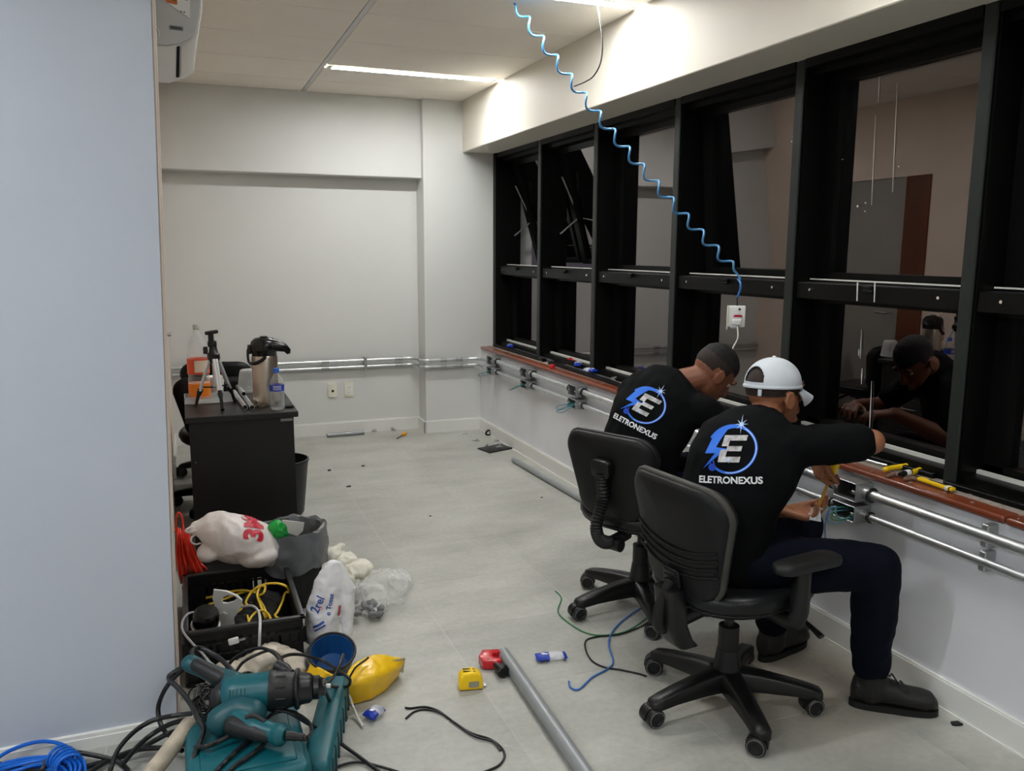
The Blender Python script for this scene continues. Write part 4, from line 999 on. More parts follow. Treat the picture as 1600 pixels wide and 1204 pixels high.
tag(B().cyl((.425, 4.105, ZD+.006), (.462, 4.10, ZD+.006), .006, seg=10).cyl((.46, 4.1003, ZD+.006), (.468, 4.099, ZD+.006), .0045, seg=10).build('marker', BLKP), 'short black marker lying at the right desk edge', 'pen')

# ================================================================== bins, bags, crate and the tools in front
# tall black bin behind the desk
c = V((.462, 4.78, 0))
bn = thing('waste_bin', 'plain black waste bin half hidden behind the desk', 'bin', c)
B().lathe([(.001, .003), (.112, 0), (.118, .01), (.150, .305), (.155, .31), (.155, .32), (.146, .322), (.114, .02), (.001, .018)], c, None, 32).build('bin_wall', BLKP, bn, 40)
# bin with a grey liner
c = V((.372, 3.52, 0))
b2 = thing('waste_bin', 'black bin with a grey liner folded over its rim, rubbish showing', 'bin', c)
B().lathe([(.001, .003), (.105, 0), (.110, .01), (.134, .325), (.130, .327), (.106, .02), (.001, .018)], c, None, 32).build('bin_wall', BLKP, b2, 40)
LINER = mat('grey_liner', (98, 100, 104), .26, var=.18, vscale=9, bump=.9, bscale=16, stretch=(1, 1, .35))
def liner_r(a, k): return .139 + .010*k + .008*noise.noise(V((cos(a)*2.2, sin(a)*2.2, k*2.5))) + .006*(1-2*abs(noise.noise(V((cos(a)*5+k*2.5, sin(a)*5+k*1.5, 3)))))
rows = []
for i in range(15):
    k = i/14; row = []
    for j in range(64):
        a = 2*pi*j/64
        z = .335-.165*k - .012*sin(a*3+1)*k + .012*noise.noise(V((cos(a)*3, sin(a)*3, 5)))
        rr = liner_r(a, 1-abs(2*k-1)*.6)
        row.append(c+V((rr*cos(a), rr*sin(a), z)))
    rows.append(row)
inner = [[c+V(((.128-.02*k)*cos(2*pi*j/64), (.128-.02*k)*sin(2*pi*j/64), .332-.14*k+.01*noise.noise(V((j*.3, k*3, 2))))) for j in range(64)] for k in (1, .66, .33, 0)]
B().grid(inner+rows, True).build('liner', LINER, b2, 60)
me = fuse((lambda b: (b.ell(c+V((0, 0, .2)), (.11, .11, .05)), b)[1])(B()), .012, 2, .5, creases(.012, 22, 3)); link_mesh('rubbish', me, mat('dark_rubbish', (52, 52, 54), .5), b2, 60)
# green bottle and white card in the bin
gb = thing('green_bottle', 'crushed green plastic bottle in the lined bin', 'bottle', c+V((-.03, -.04, .30)))
me = fuse((lambda b: (capsule(b, at(433, 826, y=3.42), at(440, 842, y=3.46), .034, .030), b)[1])(B()), .006, 2, .5, creases(.006, 40, 5))
link_mesh('bottle_wall', me, mat('green_pet', (36, 168, 70), .1, trans=.1, ior=1.2, coat=.6), gb, 60)
tag(B().prism([(0, 0), (1.05, -.14), (.98, -.58), (.70, -.86), (.02, -.60)], at(441, 812, y=3.40), at(474, 812, y=3.43)-at(441, 812, y=3.40), V((0, -.02, .088)), V((.1, .9, .3)).normalized(), .002).build('card_box_flap', mat('white_card', (222, 220, 214), .6)), 'folded white card flap in the lined bin', 'card')
tag(B().grid([[at(px, py+d_, y=3.43+k_*.004) for (px, py), k_ in zip(((468, 838), (480, 838), (492, 832), (500, 823), (506, 815)), range(5))] for d_ in (0, 6)]).solid(.003).build('card_strip', mat('white_card', (222, 220, 214), .6)), 'white card strip at the right rim of the lined bin', 'card')
# white carrier bag with red print, lying over the bin
BAGW = mat('white_carrier_bag', (224, 216, 214), .4, bump=.35, bscale=22)
p = lambda x, y, yy: at(x, y, y=yy)
b = B()
loft(b, [(p(300, 822, 3.42), V((0, .02, 0)), V((.0, 0, .012))), (p(312, 826, 3.42), V((0, .035, 0)), V((.0, 0, .032))), (p(330, 836, 3.42), V((0, .075, 0)), V((-.01, 0, .085))), (p(350, 838, 3.42), V((0, .09, 0)), V((-.0, 0, .100))), (p(395, 846, 3.42), V((0, .09, 0)), V((.0, 0, .092))), (p(420, 852, 3.44), V((0, .075, 0)), V((.0, 0, .08))), (p(438, 858, 3.46), V((0, .05, 0)), V((0, 0, .06)))], 26)
b.ell(p(327, 862, 3.40), (.04, .05, .035)); b.ell(p(402, 868, 3.38), (.075, .05, .04)); b.ell(p(345, 822, 3.42), (.06, .06, .035)); capsule(b, p(300, 826, 3.40), p(318, 836, 3.40), .008, .02); capsule(b, p(296, 829, 3.42), p(310, 820, 3.44), .006, .016)
me = fuse(b, .007, 3, .5, creases(.0065, 9, 1)); cbag = thing('carrier_bag', 'white plastic carrier bag with red print, lying against the lined bin', 'bag', (.18, 3.42, .2))
bag = link_mesh('bag_skin', me, BAGW, cbag, 80)
for pts in ([(306, 822), (296, 824), (290, 829), (296, 832), (308, 829)], [(308, 834), (300, 838), (299, 846), (306, 850), (314, 848)]):
    B().tube(spline([at(x, y, y=3.40-.004*i) for i, (x, y) in enumerate(pts)], 6), .007, 8, flat=.5).build('bag_handle', BAGW, cbag, 60)
bv = bvh_of(bag); vs, fs = text_2d('3M', 1., .045)
O = p(400, 818, 3.36); Xd = V((.16, .55, .80)).normalized()*.105; Yd = V((-1, .0, .16)).normalized()*.105
lay('lettering', (vs, fs), mat('red_print', (196, 32, 56), .45), cbag, bv, O, Xd, Yd, .003, .004)
# dark box under the carrier bag
tag(B().bb((-.06, 3.46, 0), (.20, 3.62, .165), .006).bb((-.03, 3.47, .165), (.17, 3.61, .17), .002, 1).build('black_box', BLKP), 'low black box on the floor under the white carrier bag', 'box')
# bundle of red wires leaning on the left wall
REDW = mat('red_wire', (222, 52, 30), .35)
b = B(); rnd = random.Random(9)
for k in range(26):
    t0 = k/25; x0 = 277+t0*20+rnd.uniform(-2, 2); x1 = 281+t0*44+rnd.uniform(-3, 3)
    yy = 3.60+rnd.uniform(-.02, .02)
    b.tube(spline([at(x0-2, 826+t0*8+rnd.uniform(-3, 3), y=yy+.03), at(x0+1, 838+t0*10, y=yy), at((x0+x1)/2+rnd.uniform(-2, 2), 868+t0*10, y=yy-.01), at(x1, 897+rnd.uniform(-8, 6), y=yy-.03), at(x1+3, 906+rnd.uniform(-4, 6), y=yy+.02)], 5), .0042, 6)
b.tube(spline([at(276, 832, y=3.6), at(275, 815, y=3.6), at(278, 801, y=3.6), at(284, 806, y=3.6), at(287, 826, y=3.58), at(289, 840, y=3.57), at(294, 866, y=3.56)], 6), .0042, 6)
tag(b.build('wire_bundle', REDW, None, 60), 'bundle of bright red wires leaning on the left wall behind the crate', 'wires')

# ---------------- black crate
CX0, CX1, CY0, CY1, CZ = -.07, .340, 2.888, 3.45, .205
cr = thing('crate', 'black plastic crate holding yellow cables and a white camera bracket', 'crate', ((CX0+CX1)/2, (CY0+CY1)/2, 0))
CRM = mat('black_crate_plastic', (24, 24, 25), .38, bump=.05, bscale=150); CRE = mat('crate_rim', (46, 46, 47), .38)
B().bb((CX0+.02, CY0+.02, .004), (CX1-.02, CY1-.02, .012)).build('crate_floor', CRM, cr)
def crate_wall(a, b_, n):
    """wall with a row of upright slots in its upper half and ribs below"""
    a, b_, n = V(a), V(b_), V(n); d = (b_-a); L = d.length; d.normalize(); R = M((d, n, V((0, 0, 1)))).transposed()
    w = B(); c0 = (a+b_)/2
    w.box(c0+V((0, 0, .055)), (L, .008, .105), R); w.box(c0+V((0, 0, .178)), (L, .008, .040), R)
    ns = int(L/.028)
    for k in range(ns+1):
        w.box(a+d*(L*k/ns)+V((0, 0, .134)), (.014 if 2 < k < ns-2 else .028, .008, .055), R)
    w.box(c0+n*.006+V((0, 0, .148)), (L, .010, .006), R); w.box(c0+n*.006+V((0, 0, .105)), (L, .012, .008), R); w.box(c0+n*.006+V((0, 0, .012)), (L, .012, .012), R)
    return w.build('crate_wall', CRM, cr, 30)
crate_wall((CX0+.01, CY0+.012, 0), (CX1-.01, CY0+.012, 0), (0, -1, 0)); crate_wall((CX0+.01, CY1-.012, 0), (CX1-.01, CY1-.012, 0), (0, 1, 0))
crate_wall((CX0+.012, CY0+.01, 0), (CX0+.012, CY1-.01, 0), (-1, 0, 0)); crate_wall((CX1-.012, CY0+.01, 0), (CX1-.012, CY1-.01, 0), (1, 0, 0))
r_ = B(); z0, z1 = CZ-.012, CZ
for lo, hi in (((CX0, CY0, z0), (CX1, CY0+.020, z1)), ((CX0, CY1-.020, z0), (CX1, CY1, z1)), ((CX0, CY0, z0), (CX0+.020, CY1, z1)), ((CX1-.020, CY0, z0), (CX1, CY1, z1))): r_.bb(lo, hi, .003, 2)
r_.build('rim', CRE, cr)
# what lies in it
tag(link_mesh('black_fabric', fuse((lambda b: (b.ell((.13, 3.2, .06), (.17, .22, .06)), b.ell((.22, 3.28, .09), (.09, .12, .05)), b)[2])(B()), .012, 3, .5, creases(.012, 14, 8)), mat('black_cloth', (16, 16, 17), .9), None, 70), 'black cloth heaped in the bottom of the crate', 'cloth')
YELW = mat('yellow_cable', (226, 190, 58), .4)
def lie(pts, zz): return [at(x, y, z=z_) for (x, y), z_ in zip(pts, zz)]
yc_ = [([(415, 965), (407, 945), (402, 928), (410, 914), (430, 911), (446, 915), (452, 924), (446, 926), (441, 940), (434, 955), (430, 962), (440, 968)], [.13, .15, .17, .19, .2, .19, .16, .15, .14, .13, .12, .12]),
       ([(388, 946), (384, 940), (392, 926), (404, 916), (414, 916), (412, 926), (404, 932), (412, 948), (418, 962)], [.14, .15, .17, .19, .19, .18, .16, .14, .13]),
       ([(322, 934), (340, 930), (360, 924), (380, 922), (396, 925), (408, 930), (404, 938), (392, 942), (376, 944)], [.12, .13, .14, .15, .15, .14, .13, .13, .12]),
       ([(326, 944), (345, 938), (370, 928), (390, 923), (408, 924)], [.12, .12, .13, .14, .14]),
       ([(366, 958), (376, 952), (378, 944), (372, 943), (366, 950), (374, 962), (388, 960)], [.13, .14, .14, .14, .13, .12, .12]),
       ([(388, 972), (394, 962), (402, 955), (412, 954), (420, 960), (424, 970)], [.13, .14, .15, .15, .14, .13]),
       ([(386, 958), (388, 968), (390, 975)], [.12, .12, .12])]
b = B()
for pts, zz in yc_: b.tube(spline(lie(pts, zz), 7), .0048, 6)
tag(b.build('yellow_cable', YELW, None, 60), 'yellow network cables looping over each other in the crate', 'cables')
# white bracket with eye-shaped opening and its black dome camera
br = thing('camera_bracket', 'white plastic bracket with an oval opening, on top in the crate', 'bracket', at(345, 975, z=.12))
Oq = at(352, 948, z=.215); ux = (at(372, 948, z=.215)-Oq)/20; uy = (at(352, 940, z=.237)-Oq)/8
Nq = ux.cross(uy).normalized()
P2 = lambda x, y, d=0: Oq+ux*(x-352)+uy*(948-y)+Nq*d
outer = [(335, 919), (355, 922), (372, 928), (380, 934), (379, 944), (372, 956), (366, 964), (368, 981), (352, 983), (338, 985), (330, 978), (333, 960), (336, 942), (333, 932)]
hole = [(347, 936), (350, 931), (357, 928), (367, 929), (372, 933), (366, 938), (356, 941), (349, 940)]
bm_ = B(); vo = [bm_.bm.verts.new(P2(x, y, .004*((x-352)/20)**2)) for x, y in outer]; vh = [bm_.bm.verts.new(P2(x, y)) for x, y in hole]
eo = [bm_.bm.edges.new((vo[i], vo[(i+1) % len(vo)])) for i in range(len(vo))]; eh = [bm_.bm.edges.new((vh[i], vh[(i+1) % len(vh)])) for i in range(len(vh))]
bmesh.ops.triangle_fill(bm_.bm, edges=eo+eh, use_beauty=True)
bm_.solid(.006).build('bracket_plate', WHITEP, br, 40)
B().prism([(343, 958), (350, 953), (356, 956), (355, 978), (344, 980)], V((0, 0, 0)), (1, 0, 0), (0, 1, 0), (0, 0, 1), .012).warp(lambda v: P2(v.x, v.y, v.z)).build('bracket_rib', WHITEP, br, 40)
cm_ = thing('dome_camera', 'small black dome camera with a white collar beside the white bracket', 'camera', at(320, 980, z=.15))
cc = at(322, 966, z=.215); d = V((.10, -.35, .93)).normalized(); R_ = frame(d)
B().lathe([(.001, -.03), (.043, -.03), (.045, -.026), (.045, .012), (.041, .028), (.036, .034), (.0, .037)], cc, R_, 26).build('dome', BLKG, cm_)
B().lathe([(.040, -.05), (.047, -.046), (.050, -.036), (.050, -.028), (.045, -.024)], cc, R_, 26).build('collar', WHITEP, cm_)
GREYC = mat('grey_cable', (178, 178, 180), .4)
cable('grey_cable', lie([(302, 956), (292, 960), (285, 972), (286, 986), (300, 1004), (316, 1020), (330, 1036), (352, 1048)], [.2, .21, .215, .212, .19, .17, .16, .14]), .0045, GREYC, 'grey cable looping over the left end of the crate down to the drill', 'cable')
cable('white_cable', lie([(376, 948), (392, 946), (402, 952), (406, 964), (406, 985), (405, 1010), (404, 1030), (408, 1050)], [.17, .2, .215, .22, .215, .15, .1, .08]), .005, mat('white_cable', (200, 200, 200), .4), 'white cable hung over the near wall of the crate', 'cable')
tg = thing('cable_plug', 'small white plug hanging at the near crate wall', 'plug', at(365, 1001, y=CY0-.02))
B().box(at(365, 1001, y=CY0-.018), (.036, .016, .022), M.Rotation(rad(-8), 3, 'Y'), .005).build('plug_body', WHITEP, tg)
B().box(at(379, 998, y=CY0-.018), (.02, .008, .006), M.Rotation(rad(-8), 3, 'Y')).build('plug_pins', GALV, tg)

# ---------------- bags on the floor
BAGT = mat('thin_white_bag', (226, 226, 230), .35, bump=.3, bscale=25)
b = B()
sts = [(498, 1000, .0, .055, .05), (502, 985, .03, .06, .05), (505, 965, .08, .062, .05), (508, 945, .14, .064, .045), (512, 925, .20, .062, .04), (515, 905, .26, .052, .03), (519, 888, .30, .036, .02), (523, 876, .33, .018, .012)]
loft(b, [(at(x, y, y=3.02), V((wx, 0, 0)), V((0, wy, 0))) for x, y, z, wx, wy in sts][::1], 24)
capsule(b, at(530, 880, y=3.02), at(541, 920, y=3.02), .012, .03); capsule(b, at(540, 925, y=3.02), at(543, 985, y=3.0), .03, .02)
me = fuse(b, .006, 3, .5, creases(.005, 15, 2)); pb = thing('printed_bag', 'upright white plastic bag with blue print, behind the yellow pouch', 'bag', (.42, 3.02, 0))
bg = link_mesh('bag_skin', me, BAGT, pb, 80); bv = bvh_of(bg)
bp = mat('blue_print', (44, 84, 168), .5)
for s, x, y, sz, ang in (('2rel', 499, 950, .042, 66), ('e Tosse', 517, 948, .026, 78)):
    a_ = rad(ang); vs, fs = text_2d(s, sz, .0006); lay('lettering', (vs, fs), bp, pb, bv, at(x, y, y=2.95), (cos(a_), 0, sin(a_)), (-sin(a_), 0, cos(a_)), .0018, .008)
lay('printed_ring', ([(.006*cos(a)*k, .006*sin(a)*k) for k in (.6, 1) for a in [2*pi*i/16 for i in range(16)]], [(i, (i+1) % 16, 16+(i+1) % 16, 16+i) for i in range(16)]), mat('red_print', (196, 32, 56), .45), pb, bv, at(503, 955, y=2.95), (1, 0, 0), (0, 0, 1), .002, .008)
for x, y, w_, h_ in ((499, 979, .045, .004), (501, 984, .045, .003), (505, 1000, .03, .008)): lay('printed_bar', ([(-w_/2, -h_), (w_/2, -h_), (w_/2, h_), (-w_/2, h_)], [(0, 1, 2, 3)]), bp, pb, bv, at(x, y, y=2.95), (cos(.5), 0, sin(.5)), (-sin(.5), 0, cos(.5)), .002, .008)
lay('printed_bar', ([(-.022, -.004), (.022, -.004), (.022, .004), (-.022, .004)], [(0, 1, 2, 3)]), mat('red_print', (196, 32, 56), .45), pb, bv, at(533, 960, y=2.95), (.1, 0, 1), (-1, 0, .1), .002, .008)
# crumpled cream bag
b = B(); b.ell(at(535, 882, y=3.55), (.07, .06, .05)); b.ell(at(556, 890, y=3.5), (.075, .06, .03)); capsule(b, at(520, 868, y=3.55), at(530, 858, y=3.6), .03, .02); capsule(b, at(558, 882, y=3.55), at(576, 894, y=3.5), .02, .012); capsule(b, at(530, 900, y=3.4), at(545, 905, y=3.45), .02, .02)
tag(link_mesh('crumpled_bag', fuse(b, .006, 3, .5, creases(.011, 16, 4)), mat('cream_bag', (222, 218, 204), .5, bump=.3, bscale=30), None, 80), 'crumpled cream plastic bag on the floor right of the lined bin', 'bag')
# clear bag with grey pieces
cb_ = thing('clear_bag', 'clear plastic bag of grey pieces lying on the tiles', 'bag', (.66, 3.38, 0))
b = B(); b.ell(at(575, 938, z=.05), (.085, .08, .06)); b.ell(at(600, 915, z=.05), (.10, .10, .055)); b.ell(at(625, 905, z=.02), (.05, .09, .025)); capsule(b, at(545, 955, z=.01), at(625, 940, z=.01), .012, .01)
link_mesh('bag_skin', fuse(b, .008, 2, .5, creases(.012, 13, 6)), film('clear_bag_film', (.86, .87, .86), .07, .12), cb_, 80)
b = B(); rnd = random.Random(3)
for k in range(26):
    q0 = at(552+rnd.random()*44, 940+rnd.random()*20, z=.012+rnd.random()*.03); a = rnd.random()*pi; d = V((cos(a), sin(a), rnd.uniform(-.5, .5)))
    b.tube([q0-d*.014, q0+d*.0, q0+d*.014], [.009, .010, .009], 8)
tag(b.build('grey_pieces', mat('grey_pvc', (112, 114, 116), .5)), 'grey plastic fittings inside the clear bag', 'fittings', kind='stuff')
# yellow pouch with blue tool bag
LEATH = mat('yellow_pvc', (240, 192, 24), .36, bump=.2, bscale=16, coat=.2); NAVY = mat('blue_pvc', (24, 74, 128), .4, bump=.25, bscale=18)
po = thing('tool_pouch', 'yellow and blue round tool pouch tipped over on the floor', 'pouch', (.50, 2.72, 0))
c0 = at(519, 1040, z=.035); ax_ = V((-.05, -.42, .90)).normalized(); R_ = frame(ax_)
B().lathe([(.060, -.02), (.072, .03), (.078, .075), (.080, .08), (.074, .078), (.055, .0), (.001, -.01)], c0, R_, 28).build('blue_bucket', NAVY, po, 50)
B().tube([c0+R_ @ V((.080*cos(a), .080*sin(a), .08)) for a in [2*pi*k/32 for k in range(32)]], .005, 6, closed=True).build('black_binding', BLKP, po)
b = B(); F_ = lambda x, y, z: at(x, y, z=z)
top_ = [(540, 1058, .11), (556, 1032, .13), (588, 1022, .12), (615, 1024, .10), (632, 1030, .075)]; mid_ = [(538, 1080, .06), (556, 1066, .09), (586, 1055, .095), (606, 1050, .08), (626, 1042, .055)]; bot_ = [(534, 1102, .004), (556, 1100, .004), (580, 1092, .004), (600, 1080, .004), (618, 1062, .004)]; bk_ = [(548, 1062, .004), (566, 1050, .004), (590, 1045, .004), (610, 1042, .004), (628, 1040, .03)]
S_ = list(zip(top_, mid_, bot_, bk_))
b.rings([[F_(*x) for x in st] for st in S_])
bmesh.ops.subdivide_edges(b.bm, edges=b.bm.edges[:], cuts=3, use_grid_fill=True)
me = fuse(b, .008, 5, .5, creases(.004, 16, 7)); link_mesh('yellow_skirt', me, LEATH, po, 80)
b = B().rings([[F_(*x) for x in st] for st in (((472, 1022, .10), (476, 1052, .05), (492, 1056, .03), (486, 1034, .09)), ((500, 1042, .09), (496, 1062, .05), (506, 1068, .02), (512, 1050, .07)), ((528, 1056, .08), (524, 1078, .03), (530, 1084, .01), (538, 1062, .06)))])
link_mesh('yellow_flap', fuse(b, .006, 4), LEATH, po, 80)
B().tube(spline([F_(545, 1060, .115), F_(556, 1042, .135), F_(572, 1030, .135), F_(576, 1026, .14)], 6), .0035, 6).build('strap_loop', BLKP, po)
B().prism([(0, 0), (1, .12), (.82, -1), (.0, -.55)], F_(612, 1031, .095), F_(633, 1029, .075)-F_(612, 1031, .095), V((0, 0, .05)), (0, -1, 0), .004).build('worn_edge', mat('worn_canvas', (176, 160, 130), .8), po)
# ================================================================== power tools in the foreground
TEAL = mat('teal_tool_plastic', (12, 86, 95), .38, bump=.04, bscale=200); TEALD = mat('dark_teal_plastic', (20, 74, 82), .42)
TOOLB = mat('tool_black', (30, 30, 31), .45, bump=.06, bscale=120); CORDB = mat('black_rubber_cord', (26, 26, 27), .42)
ZT = .155
# opened tool case: shallow half in front, the other half hinged to its right
cs = thing('tool_case', 'teal plastic power-tool case lying open under the drills', 'case', (.14, 2.28, 0))
B().bb((-.06, 2.10, 0), (.245, 2.46, .085), .018, 3).build('lower_shell', TOOLB, cs)
lid = B().bb((-.068, 2.085, .085), (.25, 2.465, .145), .022, 3)
lid.build('upper_shell', TEAL, cs)
B().bb((-.03, 2.12, .143), (.215, 2.43, .149), .004, 2).build('lid_panel', TEAL, cs)
side = B(); pA, pB_ = V((.262, 2.14, .05)), V((.40, 2.60, .06)); d = (pB_-pA).normalized(); R_ = M((d, V((-d.y, d.x, 0)), V((0, 0, 1)))).transposed()
side.box((pA+pB_)/2+V((0, 0, .005)), ((pB_-pA).length, .085, .10), R_, .02, 3); side.build('hinged_half', TEAL, cs)
for k in range(7):
    p = pA.lerp(pB_, .1+.13*k); B().box(p+V((d.y, -d.x, 0))*.0-R_.col[1]*.043+V((0, 0, .0)), (.012, .006, .085), R_, .002, 1).build('case_rib', TEALD, cs)
B().box((.09, 2.078, .085), (.07, .016, .05), None, .005).build('latch', TOOLB, cs)
# hammer drill lying on the case
dr = thing('hammer_drill', 'teal and black corded hammer drill lying across the tool case', 'drill', at(420, 1085, z=ZT))
zd = .235
D0, D1 = at(347, 1084, z=zd), at(510, 1072, z=zd); ax_ = (D1-D0).normalized(); L = (D1-D0).length; R_ = frame(ax_)
def dring(s, rx, rz, n=20, sq=.0):
    c = D0+ax_*(L*s)
    return [c+R_.col[0]*rx*cos(2*pi*k/n)+R_.col[1]*rz*sin(2*pi*k/n) for k in range(n)]
B().rings([dring(s, a, b_) for s, a, b_ in ((-.02, .012, .012), (.0, .036, .034), (.04, .050, .046), (.14, .054, .052), (.3, .052, .052), (.42, .055, .055), (.455, .056, .056))]).build('motor_housing', TEAL, dr, 60)
B().rings([dring(s, a, a) for s, a in ((.455, .057), (.50, .058), (.52, .054), (.62, .053), (.66, .050), (.70, .047))]).build('gear_housing', TOOLB, dr, 40)
B().rings([dring(s, a, a) for s, a in ((.70, .046), (.715, .049), (.745, .049), (.76, .045), (.84, .042), (.87, .034))]).build('collar', DARKMET, dr, 40)
b = B().rings([dring(s, a, a) for s, a in ((.87, .030), (.88, .034), (.93, .034), (.945, .028), (.985, .024), (1., .014))])
b.build('chuck', DARKMET, dr, 40)
for k in range(10):
    a = 2*pi*k/10; p = D0+ax_*(L*.57)+(R_.col[0]*cos(a)+R_.col[1]*sin(a))*.053
    B().box(p, (.006, .006, L*.10), M((R_.col[0]*cos(a)+R_.col[1]*sin(a), R_.col[1]*cos(a)-R_.col[0]*sin(a), ax_)).transposed(), .002, 1).build('housing_rib', TOOLB, dr)
for k in range(5):
    p = D0+ax_*(L*(.10+.035*k))+R_.col[0]*0-V((0, .0, 0)); nrm = (EYE-p); nrm = (nrm-ax_*nrm.dot(ax_)).normalized()
    B().box(p+nrm*.0515, (.003, .022, .004), M((ax_, nrm.cross(ax_), nrm)).transposed(), .001, 1).build('vent_slot', TEALD, dr)
h0, h1 = at(366, 1068, z=zd-.005), at(298, 1036, z=zd+.03)
b = B(); limb(b, [h0, h0.lerp(h1, .35), h0.lerp(h1, .7), h1], [.036, .028, .025, .027]); b.ell(h1, (.030, .026, .024)); b.ell(D0+ax_*.03, .040)
link_mesh('rear_handle', fuse(b, .005, 4), TEALD, dr, 70)
hm = h0.lerp(h1, .3); b = B(); limb(b, [hm+V((.0, -.014, .006)), h0.lerp(h1, .85)+V((.0, -.010, .008))], [.024, .021]); b.ell(D0+ax_*.015+V((-.008, 0, -.008)), .042)
link_mesh('rubber_grip', fuse(b, .005, 3), TOOLB, dr, 70)
s0, s1 = D0+ax_*(L*.68)+V((0, .02, .04)), at(434, 1040, z=zd+.045)
B().tube([s0, s0.lerp(s1, .2), s0.lerp(s1, .35), s0.lerp(s1, .5), s0.lerp(s1, .9), s1], [.010, .012, .016, .019, .018, .020], 12).build('side_handle', TOOLB, dr, 50)
B().tube([D0+ax_*(L*.72)+R_.col[0]*.052*cos(a)+R_.col[1]*.052*sin(a) for a in [2*pi*k/20 for k in range(20)]], .007, 8, closed=True).build('handle_clamp', DARKMET, dr)
p0 = D1; B().cyl(p0, p0+ax_*.012, .008, seg=10).build('drill_bit', GALV, dr)
# second drill below it
d2 = thing('electric_drill', 'smaller teal corded drill with black grip, in front of the hammer drill', 'drill', at(390, 1125, z=ZT))
z2 = .20
b = B(); q = [at(x, y, z=z2+dz) for x, y, dz in ((352, 1120, .0), (372, 1108, .012), (396, 1112, .010), (400, 1116, .0))]
limb(b, q, [.040, .042, .038, .030]); b.ell(q[0]+V((-.01, 0, -.008)), .042)
link_mesh('motor_housing', fuse(b, .005, 4), TEALD, d2, 70)
b = B(); q2 = [at(x, y, z=z2+dz) for x, y, dz in ((372, 1126, .0), (398, 1136, .004), (420, 1142, -.002), (434, 1147, -.004))]
limb(b, q2, [.036, .029, .027, .026]); link_mesh('handle', fuse(b, .005, 4), TEAL, d2, 70)
b = B(); limb(b, [q2[0]+V((-.01, -.018, .0)), q2[1]+V((0, -.014, -.004)), q2[2]+V((-.006, -.010, -.004))], [.030, .024, .021]); link_mesh('rubber_grip', fuse(b, .005, 3), TOOLB, d2, 70)
B().tube(spline([q2[1]+V((-.02, .012, .022)), q2[1]+V((.0, .006, .028)), q2[2]+V((-.01, .006, .022))], 5), .008, 8, flat=1.5).build('trigger', TOOLB, d2)
B().tube([q2[3], at(440, 1148, z=z2), at(446, 1149, z=z2)], [.030, .030, .020], 14).build('handle_end', TEAL, d2)
B().tube(spline([at(446, 1149, z=z2), at(462, 1150, z=z2-.005), at(474, 1152, z=z2-.01), at(480, 1153, z=z2-.01)], 5), [.013]*6+[.011]*5+[.008]*5, 10).build('cord_sleeve', TOOLB, d2)
# white dusty rag behind the drills
b = B(); b.ell(at(420, 1040, z=.05), (.09, .07, .07)); b.ell(at(450, 1045, z=.05), (.06, .06, .06)); b.ell(at(360, 1062, z=.05), (.07, .05, .06)); capsule(b, at(390, 1050, z=.06), at(420, 1025, z=.13), .05, .03)
tag(link_mesh('dusty_rag', fuse(b, .008, 3, .5, creases(.010, 14, 9)), mat('dusty_rag_cloth', (196, 186, 170), .8, var=.12, vscale=12, bump=.4, bscale=25), None, 80), 'dusty white rag between the crate and the hammer drill', 'rag')
# dirty caulking tube at the corner of the pale blue wall
tb = thing('sealant_tube', 'dirty white sealant tube leaning beside the tool case', 'tube', at(275, 1175, z=0))
ta, tc_ = at(232, 1215, z=.10), at(298, 1128, z=.14)
DIRTY = mat('dirty_white_tube', (176, 164, 146), .6, var=.25, vscale=22)
B().tube([ta, ta.lerp(tc_, .95), tc_], [.024, .024, .021], 16).build('tube_wall', DIRTY, tb)
dd = (tc_-ta).normalized(); B().tube([tc_, tc_+dd*.012, tc_+dd*.04], [.015, .010, .006], 10).build('nozzle', DIRTY, tb)
